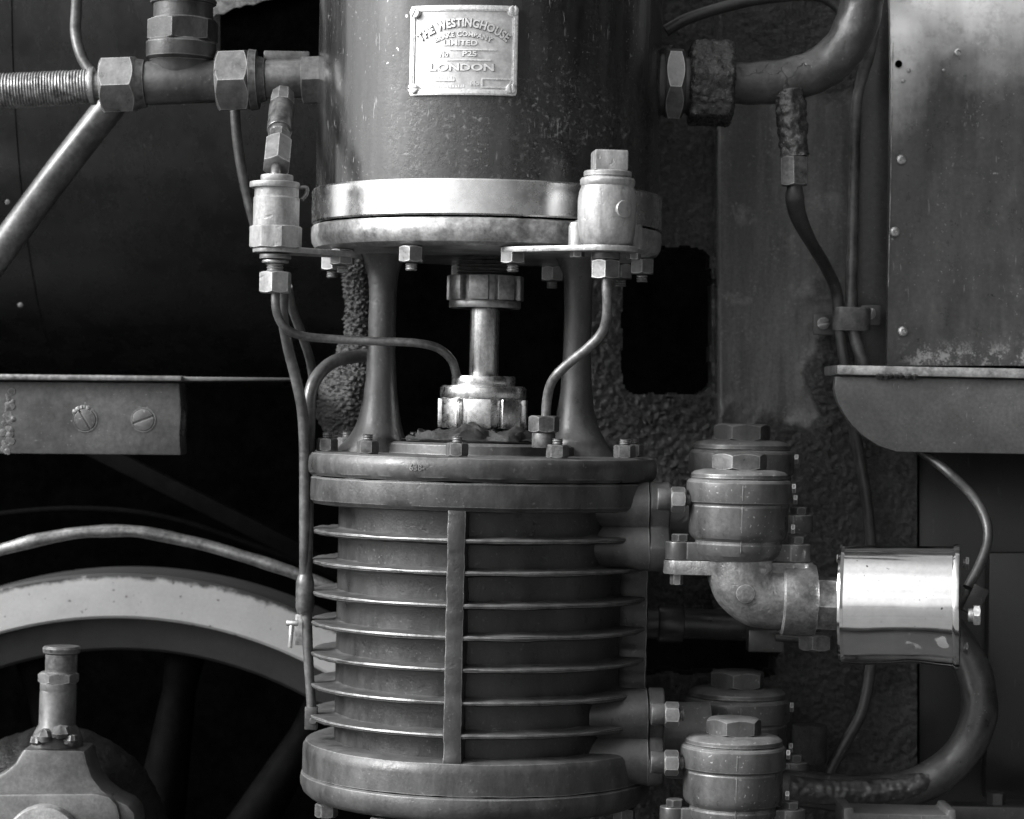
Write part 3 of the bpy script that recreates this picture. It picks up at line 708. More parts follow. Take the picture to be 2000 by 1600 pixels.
m = MB(); m.thread(58 * S, 262 * S, 297 * S, A0, 7 * S, 48); m.build('gland_thread', M_nut_d, pump)
gland('gland_nut', -40, 42, 84, 22, M_gland, 8, -1, -4)
m = MB(); m.cyl(62 * S, 42 * S, 64 * S, A0, 48, 2.5 * S); m.cyl(81 * S, 40 * S, 44.5 * S, A0, 48, 1.2 * S); m.build('gland_ring', M_gland, pump)

# air cylinder
m = MB(); m.lathe(pr([(0, -66), (178, -66), (186, -70), (188, -88), (0, -88)]), A0, 96); m.build('raised_boss', M_cast, pump)
m = MB(); m.lathe(pr([(0, -88), (326, -88), (336, -91), (341, -98), (342, -108), (342, -118), (340, -127), (334, -133), (0, -133)]), A0, 160)
m.lumps(.0007, 30); m.build('top_cover', M_cast, pump)
m = MB(); m.lathe(pr([(0, -135.5), (333, -135.5), (336, -138), (337, -150), (337, -170), (335, -180), (328, -187), (310, -190), (0, -190)]), A0, 160)
m.lumps(.0008, 30); m.build('upper_flange', M_cast, pump)
m = MB()
def flat_glyphs(m, txt, size, mapf, ext):
    cu = bpy.data.curves.new('txt', 'FONT'); cu.size = size; cu.extrude = .5; cu.body = txt; cu.resolution_u = 2; cu.offset = .3
    ob = bpy.data.objects.new('txt', cu); COL.objects.link(ob); bpy.context.view_layer.update()
    me = bpy.data.meshes.new_from_object(ob.evaluated_get(bpy.context.evaluated_depsgraph_get())); b2 = bmesh.new(); b2.from_mesh(me); bpy.data.meshes.remove(me)
    for v in b2.verts: v.co = mapf(v.co.x, v.co.y, 0 if v.co.z < 0 else ext)
    m.merge(b2); bpy.data.objects.remove(ob); bpy.data.curves.remove(cu)
def cmap(a_, z_, r_):
    def f(x, y, d):
        q = R_(a_) + x / r_; r = r_ * S + d; return Vector((AX + r * math.sin(q), -r * math.cos(q), (z_ + y) * S))
    return f
flat_glyphs(m, '638-', 17, cmap(-22, -115, 342.5), .0007); m.build('cast_number', M_cast, pump)
m = MB(); m.lathe(pr([(0, -186), (277, -186), (277, -650), (0, -650)]), A0, 160); m.lumps(.0005, 60); m.build('barrel', M_fin, pump)
FZ = [-241, -300, -360, -418, -477, -537, -597]
for z in FZ:
    m = MB(); m.lathe(pr([(274, z - 11), (282, z - 8), (300, z - 7), (322, z - 6), (326, z - 3.5), (327, z), (326, z + 2.6), (322, z + 3.6), (300, z + 3.8), (284, z + 4), (278, z + 5.5), (274, z + 9)]), A0, 180)
    m.lumps(.0010, 22); m.lumps(.0005, 90); m.build('fin', M_fin, pump)
def rib(a, z0, z1, wd, r1, name='rib'):
    m = MB(); b2 = MB()
    m.box(wd * S, (z1 - z0) * S, (r1 - 270) * S, Fc(a, (r1 + 270) / 2, (z0 + z1) / 2), 2.5 * S); bmesh.ops.subdivide_edges(m.bm, edges=[e for e in m.bm.edges if e.calc_length() > .05], cuts=60, use_grid_fill=True); m.lumps(.0011, 70); m.build(name, M_fin, pump)
rib(-6.9, -652, -184, 33, 329); rib(83, -560, -290, 26, 330); rib(172, -652, -184, 33, 328)
m = MB(); m.lathe(pr([(0, -644), (240, -644), (280, -644), (305, -644), (322, -644.5), (331, -648), (336, -656), (337, -668), (337, -706), (0, -706)]), A0, 160); m.lumps(.0008, 30); m.build('lower_flange', M_cast, pump)
m = MB(); m.lathe(pr([(0, -708), (335, -708), (339, -711), (341, -720), (340, -732), (335, -744), (324, -754), (300, -760), (0, -760)]), A0, 160); m.lumps(.0006, 30); m.build('bottom_cover', M_cast, pump)
for k_ in range(10):
    nut_set('nut', -80 + 36 * k_, 303, -88, 1, 19, 25, 13, 10, M_nut_d)
    nut_set('nut', -70 + 36 * k_, 300, -760, -1, 20, 26, 13, 10, M_nut_d)
# port bosses and flange joints on the right-hand side
def port(y0, y1, xj, xf, xa, bolts):
    Yq = -.066; k = K(Yq); h = (y1 - y0)
    rr = h * .285 * k; ys = (y0 + h * .28, y0 + h * .73)
    for yc in ys:
        a, b = P(xa - 20, yc, Yq), P(xj, yc, Yq)
        m = MB(); m.tube([a, a.lerp(b, .35), a.lerp(b, .7), b], [rr * .86, rr * .90, rr * .96, rr * 1.02], seg=40, n=6); m.lumps(.0007, 40); m.build('port_boss', M_cast, pump)
    for x0, x1, sc in ((xj + 1.5, xf, 1.04),):
        pts = []; c0, c1 = P(x0, ys[0], Yq), P(x0, ys[1], Yq); R1 = rr * sc
        for i in range(17): t = math.pi * i / 16; pts.append((c0.y - R1 * math.cos(t), c0.z + R1 * math.sin(t)))
        mid_ = (c0.z + c1.z) / 2
        pts.append((c0.y + R1 * .5, mid_))
        for i in range(17): t = math.pi * i / 16; pts.append((c1.y + R1 * math.cos(t), c1.z - R1 * math.sin(t)))
        pts.append((c0.y - R1 * .5, mid_))
        m = MB(); m.prism(pts, 0, (x1 - x0) * k, Matrix(((0, 0, 1, c0.x), (1, 0, 0, 0), (0, 1, 0, 0), (0, 0, 0, 1))), .0022, 3); m.lumps(.0004, 50); m.build('port_flange', M_cast, pump)
        m = MB(); m.tube([P(xf - 4, y0 + h * .5, .0), P(xf + 90, y0 + h * .5, .0)], rr * 1.3, seg=32); m.build('port_neck', M_valve, pump)
    for x, y in bolts:
        m = MB(); M0 = along(P(x, y, Yq - .045), (1, 0, 0), 25); m.hexa(25 * k, -14 * k, 14 * k, M0); n_ = m.build('nut', M_nut, pump)
        m = MB(); m.thread(12 * k, 14 * k, 26 * k, M0, 5 * k); m.build('stud', M_nut_d, n_)
        m = MB(); m.cyl(21 * k, -40 * k, -13 * k, M0, 24); m.build('lug', M_cast, n_)
port(944, 1112, 1266, 1308, 1175, ((1324, 976),))
port(1346, 1530, 1263, 1296, 1170, ((1312, 1396), (1311, 1490)))
# rag round the lower gland
bm = bmesh.new(); NU, NV = 200, 36; V = {}
for i in range(NU + 1):
    for j in range(NV + 1):
        u = i / NU; v = j / NV; a = -105 + u * 170
        g_ = lambda c_, w_: math.exp(-((a - c_) / w_) ** 2)
        tri = lambda x: 2 * abs(2 * (x - math.floor(x + .5))) - 1
        n1 = noise.noise(Vector((u * 6, v * 1.5, 2))); n2 = noise.noise(Vector((u * 14, v * 4, 8)))
        rr = 86 + v * (58 + 34 * g_(-62, 22) + 26 * g_(48, 16) + 22 * n1) + (13 * tri(u * 2.3 + v * .8 + n1 * .5) + 5 * tri(u * 4.6 - v * 1.1 + n2 * .4)) * math.sin(math.pi * v * .9)
        zi = -50 + 22 * g_(-12, 20) + 14 * g_(40, 16) + 8 * g_(-60, 16) + 6 * n2
        zz = zi + (-63 - zi) * v ** 1.1 + (10 * tri(u * 2.6 - v * 2.6 + n1 * .6) + 4 * tri(u * 4.1 + v * 3.2 + n2 * .5)) * math.sin(math.pi * v)
        if v > .85: zz = -64 + (zz + 64) * (1 - (v - .85) / .15) + 3 + 5 * max(0, n2)
        V[i, j] = bm.verts.new(CY(a, rr, max(zz, -64 + 3 * v)))
for i in range(NU):
    for j in range(NV): bm.faces.new((V[i, j], V[i + 1, j], V[i + 1, j + 1], V[i, j + 1]))
r = bmesh.ops.solidify(bm, geom=bm.faces[:], thickness=.0016)
m = MB(); m.bm.free(); m.bm = bm
tag(m.build('rag', M_rag, ang=70), 'dark crumpled rag wrapped round the lower gland nut', 'rag')

# ------------------------------------------------------------------ lubricator cups
def bolt_under(m, o, k, r=14, h=14): m.hexa(r * k, -h * k, 0, T(o))
# left cup
Y = -.12; k = K(Y); o = P(538, 490, Y)
lc = thing('lubricator_cup', 'pale lubricator cup with flat hinged lid left of the pump', 'lubricator', o)
def lv(lst, yref=490): return [(r * k, (yref - y) * k) for r, y in lst]
m = MB(); m.lathe(lv([(0, 490), (38, 490), (44, 484), (45, 478), (45, 388), (43, 385), (43, 368), (0, 368)]), T(o), 48); m.lumps(.0004, 60); m.build('body', M_cup, lc)
m = MB(); m.hexa(53 * k, 4 * k, 48 * k, T(o), 8, .06, 18); m.build('hex_base', M_cup, lc)
m = MB(); m.cyl(49 * k, 122 * k, 134 * k, T(P(534, 490, Y)), 48, .001); m.cyl(32 * k, 134 * k, 148 * k, T(o), 40, .001); m.build('lid', M_cup, lc)
m = MB(); m.tube([o + Vector((44 * k, 0, 124 * k)), o + Vector((58 * k, 0, 124 * k)), o + Vector((58 * k, 0, 112 * k)), o + Vector((50 * k, -.003, 100 * k))], 4 * k, seg=10); m.build('latch', M_nut_d, lc)
b1 = CY(-62, 306, 292)
def bracket(oc, b_, rc, rb, k, z):
    d = Vector((b_.x - oc.x, b_.y - oc.y)); an = math.atan2(d.y, d.x); pts = []
    for i in range(13): t = an + math.pi / 2 + math.pi * i / 12; pts.append((oc.x + rc * math.cos(t), oc.y + rc * math.sin(t)))
    for i in range(13): t = an - math.pi / 2 + math.pi * i / 12; pts.append((b_.x + rb * math.cos(t), b_.y + rb * math.sin(t)))
    m = MB(); m.prism(pts, z - 6 * k, z + 5 * k, Matrix.Identity(4), 1.5 * k); m.lumps(.0005, 70); return m
bracket(o, CY(-62, 306, 0), 44 * k, 30 * k, k, CY(0, 0, 287).z).build('bracket', M_cup, lc)
m = MB(); m.cyl(31 * k, -16 * k, -7 * k, T(o), 30); m.thread(22 * k, -20 * k, -16 * k, T(o), 4 * k); m.cyl(26 * k, -24 * k, -19 * k, T(o), 24); m.thread(17 * k, -42 * k, -22 * k, T(o), 6 * k, 24); m.build('threaded_spigot', M_nut, lc)
m = MB(); m.hexa(33 * k, -83 * k, -41 * k, T(P(539, 490, Y)), 6, .08, 24); m.build('union_nut', M_cup, lc)
# feed fitting above left cup
Y1 = -.05; ft = thing('feed_fitting', 'stepped brass feed fitting leaning between steam inlet and left cup', 'pipe fitting', P(540, 342, Y))
pa, pb = P(553, 180, -.03), P(538, 345, Y); d = pb - pa; k = K(-.08); L_ = d.length
M0 = along(pa, d, 15)
def fz(y): return (y - 180) / 165 * L_
m = MB(); m.lathe([(12 * k, fz(176)), (22 * k, fz(184)), (25 * k, fz(198)), (25 * k, fz(208)), (0, fz(208))], M0, 8); m.build('elbow_nut', M_nut, ft)
m = MB(); m.cyl(25 * k, fz(208), fz(258), M0, 32); m.cyl(22 * k, fz(258), fz(266), M0, 24); m.build('sleeve', M_nut_d, ft)
m = MB(); m.hexa(24 * k, fz(264), fz(282), M0); m.build('hex_collar', M_nut_d, ft)
m = MB(); m.hexa(28.5 * k, fz(281), fz(327), M0, 6, .06, 8); m.build('union_nut', M_nut, ft)
m = MB(); m.cyl(10 * k, fz(325), fz(346), M0, 20); m.build('spigot', M_nut, ft)

# right cup
Y = -.185; k = K(Y); o = P(1184, 482, Y)
rc = thing('lubricator_cup', 'pale lubricator cup with square head in front of the brass band', 'lubricator', o)
def lv2(lst): return [(r * k, (478 - y) * k) for r, y in lst]
m = MB(); m.lathe(lv2([(0, 478), (44, 477), (51, 470), (55, 456), (57, 430), (57.5, 388), (55, 371), (51.5, 361), (54, 357), (54.5, 349), (52, 345), (0, 345)]), T(o), 56); m.lumps(.0005, 60); m.build('body', M_cup, rc)
m = MB(); m.lathe(lv2([(0, 346), (44, 346), (44, 342), (47, 341), (47, 333), (45, 331), (36, 330), (0, 330)]), T(o), 48); m.build('cap', M_cup, rc)
m = MB(); m.box(66 * k, 62 * k, 40 * k, T(o) @ T((3 * k, 0, 167 * k)) @ Matrix.Rotation(R_(6), 4, 'Z'), 4 * k); m.build('square_head', M_cup, rc)
for sx in (-1, 1):
    fx = o + Vector((sx * 56 * k, .004 if sx < 0 else .02, 0))
    m = MB(); m.lathe(lv2([(0, 480), (18, 480), (18, 440), (15, 432), (0, 426)]), T(fx), 24)
    m.prism([(0, 0), (sx * -40 * k, 0), (sx * -40 * k, 78 * k), (0, 52 * k)] if sx < 0 else [(0, 0), (0, 52 * k), (-40 * k, 78 * k), (-40 * k, 0)], -13 * k, 13 * k, face(fx), 3 * k); m.build('foot', M_cup, rc)
    m = MB(); m.hexa(15 * k, -22 * k, -8 * k, T(fx)); m.build('bolt', M_nut, rc)
m = MB(); m.cyl(17 * k, -4 * k, 8 * k, face(P(1184, 412, Y)) @ Matrix.Rotation(R_(33), 4, 'Y') @ T((0, 0, 54 * k)), 28); m.build('round_boss', M_cup, rc)
bracket(o, CY(10, 306, 0), 62 * k, 26 * k, k, P(1184, 487, Y).z).build('bracket', M_cup, rc)
m = MB(); m.cyl(28 * k, -25 * k, -6 * k, T(o), 30); m.build('spigot', M_nut_d, rc)
m = MB(); m.hexa(31 * k, -63 * k, -26 * k, T(o), 6, .07, 26); m.build('union_nut', M_nut, rc)

# small oil pipes
def pipe(name, pts, r, mt, label, cat='pipe', group=None, seg=16, lump=0, lscale=40, n=10):
    m = MB(); m.tube([P(*p) for p in pts], r if callable(r) or isinstance(r, list) else r, seg=seg, n=n, lump=lump, lscale=lscale)
    return tag(m.build(name, mt), label, cat, group)
pipe('oil_pipe', [(539, 560, -.12), (538, 590, -.12), (543, 618, -.115), (560, 643, -.11), (595, 657, -.10), (660, 663, -.09), (740, 667, -.085), (810, 670, -.08), (855, 680, -.07), (882, 704, -.06), (892, 735, -.05)], .0041, M_copper, 'thin pale oil pipe crossing in front of the left pillar')
fitp = thing('oil_pipe', 'pale oil pipe bending down from the right cup to a hexagon union', 'pipe', P(1062, 870, -.11))
m = MB(); m.tube([P(*p) for p in [(1185, 530, -.185), (1185, 570, -.185), (1186, 605, -.182), (1178, 645, -.175), (1150, 678, -.165), (1110, 710, -.15), (1080, 742, -.14), (1069, 778, -.13), (1066, 825, -.125)]], .0045, seg=16); m.build('tube', M_copper, fitp)
Yq = -.125; k = K(Yq); o = P(1062, 845, Yq)
m = MB(); m.hexa(31 * k, 0, 33 * k, T(o), 6, .1, 10); m.build('union_nut', M_nut_d, fitp)
m = MB(); m.cyl(23 * k, -30 * k, 0, T(o), 24); m.build('spigot', M_nut_d, fitp)
pipe('oil_pipe', [(553, 560, -.09), (553, 620, -.08), (563, 680, -.06), (578, 740, -.05), (590, 800, -.045), (594, 860, -.04), (595, 920, -.038), (595, 1020, -.034), (595, 1126, -.031)], .0053, M_pipe, 'dark oil pipe dropping from the left cup to the upright pipe')
pipe('oil_pipe', [(562, 560, -.05), (570, 600, -.03), (590, 655, 0), (606, 705, .03), (614, 760, .05)], .0045, M_pipe, 'thin dark pipe slanting behind the left oil pipes')
bp_ = thing('drain_pipe', 'upright grey pipe bending over behind the left pillar beside the fins', 'pipe', P(597, 1425, -.03))
m = MB(); m.tube([P(*p) for p in [(735, 694, .03), (700, 696, .02), (655, 705, 0), (622, 732, -.02), (606, 770, -.03), (603, 830, -.03), (601, 950, -.03), (598, 1080, -.03), (596, 1145, -.03)]], .0064, seg=20); m.build('tube', M_pipe, bp_)
m = MB(); m.tube([P(*p) for p in [(597, 1122, -.03), (596, 1138, -.03), (596, 1185, -.03), (598, 1198, -.03)]], [.0066, .0088, .0092, .0075], seg=20); m.build('coupling', M_pipe, bp_)
m = MB(); m.tube([P(*p) for p in [(599, 1190, -.03), (601, 1260, -.03), (605, 1330, -.03), (609, 1385, -.03)]], [.0052, .005, .0046, .0048], seg=16); m.build('tail_pipe', M_pipe, bp_)
m = MB(); m.box(24 * S, 44 * S, .012, face(P(608, 1402, -.03)), .001); m.lathe([(0, 0), (.004, 0), (.003, .003), (0, .003)], face(P(612, 1408, -.036)), 12); m.build('clip', M_pipe, bp_)
m = MB(); m.box(26 * S, 60 * S, .004, face(P(590, 1230, -.02)), .0008); m.build('tag_plate', M_rail, bp_)
m = MB(); m.cyl(4.5 * S, -22 * S, 26 * S, along(P(568, 1243, -.035), (.06, 0, 1)), 14); m.cyl(6 * S, -11 * S, 11 * S, along(P(571, 1217, -.035), (1, 0, 0)), 14); m.build('pin', M_letters, bp_)

# ------------------------------------------------------------------ left steam inlet
Y = .0; k = K(Y)
axd = (P(620, 152, Y) - P(240, 165, Y)).normalized()
ti = thing('steam_inlet', 'cast tee fitting with large union nuts feeding the upper cylinder', 'pipe fitting', P(350, 205, Y))
def hx(px): return P(px, 165 - (px - 240) * 13 / 380, Y)
def seg_(name, px0, px1, r0, r1, mt, six=0, rot=0, parent=None, ch=.08, lump=0):
    M0 = along(hx(px0), axd, rot); L_ = (hx(px1) - hx(px0)).length; m = MB()
    if six: m.hexa(r0 * k, 0, L_, M0, six, ch)
    else: m.lathe([(r0 * k * .94, 0), (r0 * k, L_ * .06), (r1 * k, L_ * .94), (r1 * k * .94, L_)], M0, 48)
    if lump: m.lumps(lump, 60)
    return m.build(name, mt, parent or ti)
seg_('union_nut', 199, 268, 61, 61, M_nut, 6, 8, ch=.10)
seg_('collar', 264, 286, 50, 46, M_nut_d)
seg_('tee_body', 280, 430, 43, 43, M_cast, lump=.0012)
m = MB(); m.lathe([(0, -12 * k), (30 * k, -8 * k), (46 * k, 8 * k), (56 * k, 26 * k), (61 * k, 44 * k), (61 * k, 60 * k), (0, 60 * k)], T(P(352, 166, Y)) @ Matrix.Diagonal((1, .70, 1, 1)), 64); m.lumps(.0010, 60)
m.lathe([(0, 48 * k), (60 * k, 48 * k), (67 * k, 52 * k), (68 * k, 60 * k), (68 * k, 80 * k), (63 * k, 86 * k), (0, 86 * k)], T(P(352, 166, Y)), 56); m.lumps(.0004, 90); m.build('tee_branch', M_cast, ti)
m = MB(); m.hexa(71 * k, 82 * k, 128 * k, T(P(355, 166, Y)), 6, .05, 20); m.build('union_nut', M_cast, ti)
m = MB(); m.lathe([(0, 127 * k), (58 * k, 127 * k), (58 * k, 156 * k), (64 * k, 158 * k), (65 * k, 164 * k), (62 * k, 168 * k), (60 * k, 520 * k), (0, 520 * k)], T(P(355, 166, Y)), 56); m.build('riser', M_cast, ti)
seg_('union_nut', 424, 490, 66, 66, M_nut, 6, 6, ch=.12)
seg_('collar', 488, 505, 60, 58, M_nut_d); seg_('collar', 503, 520, 46, 42, M_nut_d)
seg_('nipple', 516, 640, 38, 38, M_pipe)
m = MB(); m.hexa(52 * k, 0, 40 * k, along(P(590, 157, Y), axd, 6), 6, .05); m.build('boss', M_pipe, ti)
m = MB(); m.box(.045, .006, .012, T(P(560, 112, Y)) , .0015); m.build('key', M_pipe, ti)
# hose
hs = thing('wire_wound_hose', 'wire wound flexible hose entering from the left edge', 'hose', P(0, 175, Y))
p0, p1 = P(-420, 203, Y), P(184, 168, Y); m = MB(); n_ = 720; L_ = (p1 - p0).length
pts = [p0.lerp(p1, i / n_) for i in range(n_ + 1)]
m.tube(pts, lambda t: (39 - 6.5 * t) * k * (1 + .03 * math.sin(t * 104 * 2 * math.pi + 1.2 * math.sin(t * 31))), seg=40, smooth=False, lump=.0008, lscale=160); m.build('winding', M_hosewire, hs)
m = MB(); m.cyl(37 * k, -5 * k, 5 * k, along(P(181, 168, Y), axd), 40); m.cyl(28 * k, 4 * k, 22 * k, along(P(181, 168, Y), axd), 40); m.build('end_ferrule', M_rail, hs)
m = MB(); m.tube([P(*p) for p in [(225, 195, .09), (120, 330, .09), (20, 465, .09), (-60, 575, .09), (-260, 850, .09)]], .0155, seg=32)
tag(m.build('diagonal_pipe', M_pipe), 'thick grey pipe running diagonally down to the left edge', 'pipe')
pipe('oil_pipe', [(160, -300, .03), (155, -120, .03), (149, 20, .03), (148, 65, .03), (158, 108, .025), (178, 143, .02)], .0056, M_pipe, 'short thin pipe dropping from the top onto the wound hose')
pipe('oil_pipe', [(458, 200, .08), (462, 260, .08), (470, 320, .08), (482, 380, .08), (498, 440, .085), (512, 478, .13), (522, 500, .22), (528, 515, .38)], .0051, M_pipe, 'thin dark pipe passing behind the left lubricator cup')

# ------------------------------------------------------------------ right steam pipe
Y = 0.0; k = K(Y)
ro = thing('steam_pipe', 'thick black bent steam pipe with a crusted union nut at upper right', 'pipe', P(1400, 165, Y))
M0 = along(P(1285, 165, Y), (1, 0, -.01), 0)
m = MB(); m.hexa(76 * k, 12 * k, 50 * k, along(P(1285, 162, Y), (1, 0, -.01), 12), 6, .08); m.build('gland_hex', M_nut, ro)
m = MB(); m.cyl(60 * k, -15 * k, 14 * k, M0, 40); m.cyl(55 * k, 48 * k, 64 * k, M0, 40); m.build('spigot', M_black, ro)
m = MB(); b2 = bmesh.new(); nn = 40
for (x0, x1) in ((60, 146),):
    rings = []; M1 = along(P(1285, 160, Y), (1, 0, -.01), 0)
    for i in range(nn + 1):
        t = i / nn; x = x0 + (x1 - x0) * t; sh = 1 - .10 * max(0, 1 - min(t, 1 - t) / .10) ** 2; rg = []
        for j in range(144):
            a = 2 * math.pi * j / 144; rr = 88 * math.cos(math.pi / 6) / math.cos(((a + R_(8)) % (math.pi / 3)) - math.pi / 6)
            rg.append(M1 @ Vector((min(rr, 86) * sh * k * math.cos(a), min(rr, 86) * sh * k * math.sin(a), x * k)))
        rings.append(rg)
m.loft(rings)
m.bm.normal_update()
for v in m.bm.verts:
    q = v.co * 75; v.co += v.normal * (.0016 * noise.noise(q) + .0026 * abs(noise.noise(q * 1.7 + Vector((3, 3, 3)))) - .0008 + .0008 * noise.noise(q * 5))
m.build('union_nut', M_tar, ro, ang=50)
m = MB(); m.tube([P(*p) for p in [(1420, 163, 0), (1470, 163, 0), (1530, 158, 0), (1590, 140, 0), (1640, 104, 0), (1670, 55, 0), (1684, 0, 0), (1690, -80, 0), (1694, -330, 0)]], [.0202, .0205, .0212, .0212, .0215, .0212, .021, .021, .021], seg=72, n=24, lump=.0013, lscale=60); m.build('bend', M_flaky, ro)
m = MB(); m.tube([P(*p) for p in [(1541, 180, -.004), (1545, 215, -.006), (1549, 265, -.006), (1552, 306, -.006)]], [.0150, .0152, .0142, .0135], seg=56, n=24, lump=.0026, lscale=150); m.build('branch', M_tar, ro)
m = MB(); m.hexa(29 * k, -57 * k, 0, T(P(1551, 306, -.006)) @ Matrix.Rotation(R_(-2), 4, 'Y'), 6, .08, 22); m.build('branch_nut', M_nut_d, ro)
pipe('feed_pipe', [(1554, 355, -.006), (1552, 385, 0), (1560, 425, .02), (1585, 475, .06), (1612, 520, .11), (1632, 565, .135), (1638, 610, .14), (1642, 660, .14), (1652, 720, .14), (1662, 800, .15), (1676, 880, .155), (1690, 960, .155), (1700, 1060, .155), (1703, 1180, .155), (1700, 1300, .155), (1683, 1390, .15), (1645, 1460, .15), (1615, 1520, .14)],
     [.0064, .0095, .0085, .0062, .0062, .0062, .0060, .0058, .0058, .006, .006, .006, .006, .006, .006, .006, .006, .006], M_black, 'black pipe curving down from the branch nut behind the shelf')
pipe('feed_pipe', [(1720, -330, .12), (1714, -100, .12), (1706, 60, .12), (1684, 150, .14), (1672, 210, .145), (1668, 320, .145), (1665, 450, .145), (1662, 560, .14), (1662, 612, .14), (1670, 660, .14), (1688, 718, .14), (1700, 780, .15)], .0062, M_pipe, 'straight upright pipe hugging the side strip through the clamp', seg=16, lump=.0008)
cl_ = thing('pipe_clamp', 'saddle clamp with two slotted screws gripping the twin pipes', 'clamp', P(1655, 650, .13))
Y = .125; k = K(Y); m = MB()
m.prism(rrect(37 * k, .0115, .0095, 8), -23 * k, 23 * k, T(P(1663, 624, .142)), .0012); m.lumps(.0008, 60); m.build('saddle', M_nut_d, cl_)
m = MB(); m.prism(rrect(22 * k, 21 * k, 5 * k), 0, .004, face(P(1609, 634, .165)), .001); m.build('tab', M_strip, cl_); m = MB(); m.prism(rrect(20 * k, 20 * k, 5 * k), 0, .004, face(P(1700, 616, .150)), .001); m.build('tab', M_strip, cl_)
for x, y, a, Yq in ((1607, 632, 15, .161), (1697, 613, 75, .146)):
    m = MB(); slotted(m, face(P(x, y, Yq)), 12 * k, .006, a, .24); m.build('screw', M_nut, cl_)
pipe('vacuum_pipe', [(1780, 870, .06), (1815, 893, .04), (1860, 930, .02), (1900, 970, -.01), (1925, 1015, -.03), (1929, 1055, -.04), (1915, 1100, -.05), (1890, 1148, -.06)], .0048, M_black, 'thin glossy black pipe curling down to the bright filter')
Y = .10; pipe('hoop_rod', [(1300, 60, Y), (1345, 36, Y), (1420, 12, Y), (1500, -4, Y), (1600, -8, Y), (1650, 30, Y), (1668, 80, Y)], .006, M_black, 'black hooped rod at the top right of the pump')

# ------------------------------------------------------------------ valves on the right
def valve(x, y0, Y, label, ears=True, rot=0, mt=M_valve, squash=1.0):
    k = K(Y); o = P(x, y0, Y); t = thing('valve_chest', label, 'valve', o + Vector((0, 0, -212 * k)), 'valve chests on the right of the lower cylinder')
    M0 = T(o)
    m = MB(); m.hexa(56 * k, -34 * k, 0, M0, 6, .07, rot); m.build('hex_cap', M_nut if ears else M_valve, t)
    def z(l): return [(r * k, -q * k) for r, q in l]
    m = MB(); m.lathe(z([(0, 32), (70, 32), (88, 36), (94, 41), (95, 48), (91, 53), (0, 53)]), M0, 64); m.lumps(.0005, 50); m.build('cap', mt, t)
    m = MB(); m.lathe(z([(0, 50), (92, 50), (99, 53), (102, 57), (103, 62), (103, 90), (102, 95), (99, 98), (96.5, 99.5), (96, 102), (97, 104), (97, 146), (96, 156), (92, 164), (86, 169), (84, 171), (84, 174), (86, 177), (85.5, 186), (80, 198), (68, 209), (50, 213), (0, 213)]), M0, 72); m.lumps(.0004, 40)
    b_ = m.build('body', mt, t, ang=24)
    m = MB(); m.tube([o + Vector((-2 * k, -q * k, -y * k)) for q, y in ((93.5, 54), (103, 62), (103, 88), (96, 101), (97, 110), (97, 150), (87, 168), (86, 188), (64, 209))], .9 * k, seg=8, smooth=False)
    for sx in (-1, 1):
        m2 = MB(); cx = sx * 115 * k; pts = [(cx + 27 * k * math.cos(R_(a)), 27 * k * math.sin(R_(a))) for a in range(0, 360, 20)]
        m2.cyl(27 * k, -210 * k, -175 * k, T(o + Vector((cx, 0, 0))), 28, 2.5 * k)
        m2.box(60 * k, 46 * k, 34 * k, T(o + Vector((sx * 85 * k, 0, -192.5 * k))), 2 * k)
        e = m2.build('flange_ear', mt, t)
        m2 = MB(); m2.hexa(18 * k, -175 * k, -160 * k, T(o + Vector((cx - sx * 2 * k, -.002, 0))), 6, .1, 15); m2.build('bolt', mt, e)
    for sz, yy in ((9, 66), (9, 145)):
        m2 = MB(); m2.hexa(10 * k, 0, 8 * k, along(o + Vector((100 * k, -.012, -yy * k)), (1, -.12, 0))); m2.build('plug', M_nut, t)
    m.build('casting_seam', mt, t)
    return t
vA = valve(1445, 885, -.10, 'upper front valve chest with pale worn hexagon above the elbow', rot=10)
valve(1450, 828, .07, 'upper rear valve chest showing only its cap behind the front one', False, 4)
valve(1434, 1402, -.10, 'lower front valve chest with seam down its middle at the bottom edge', False, 10)
valve(1441, 1310, .07, 'lower rear valve chest half hidden below the bright filter', False, 16)
# elbow below the front valve
Y = -.10; k = K(Y)
el = thing('elbow', 'pale cast elbow with a round boss joining valve and filter', 'pipe fitting', P(1450, 1230, Y))
m = MB(); m.tube([P(1445, 1085, Y), P(1446, 1110, Y), P(1456, 1140, Y), P(1480, 1162, Y), P(1512, 1169, Y), P(1545, 1169, Y)], [66 * k, 67 * k, 66 * k, 63 * k, 60 * k, 60 * k], seg=64, n=14); m.lumps(.0006, 45); m.build('body', M_elbow, el)
m = MB(); m.lathe([(0, 0), (66 * k, 0), (70 * k, 3 * k), (71 * k, 60 * k), (68 * k, 66 * k), (0, 66 * k)], along(P(1525, 1170, Y), (1, 0, -.02)), 64); m.lumps(.0005, 45); m.build('socket', M_elbow, el)
m = MB(); m.cyl(18 * k, 0, 5 * k, face(P(1456, 1160, Y - 66 * k) + Vector((0, .002, 0))), 32); m.build('round_boss', M_elbow, el)
m = MB(); pts = []
for sx in (1, -1):
    for a in range(-70, 71, 14): pts.append((sx * (113 * k + 33 * k * math.cos(R_(a))), sx * 33 * k * math.sin(R_(a))))
m.prism(pts, -.013, 0, T(P(1442, 1096, Y)), .0012); m.lumps(.0006, 60); m.build('flange', M_elbow, el)
m = MB(); m.hexa(13 * k, -46 * k, -24 * k, T(P(1322, 1096, Y))); m.build('bolt', M_nut, el)
m = MB(); m.hexa(56 * k, 0, 70 * k, along(P(1590, 1177, Y), (1, 0, -.02), 4), 6, .05); m.build('hex_neck', M_nut_d, el)
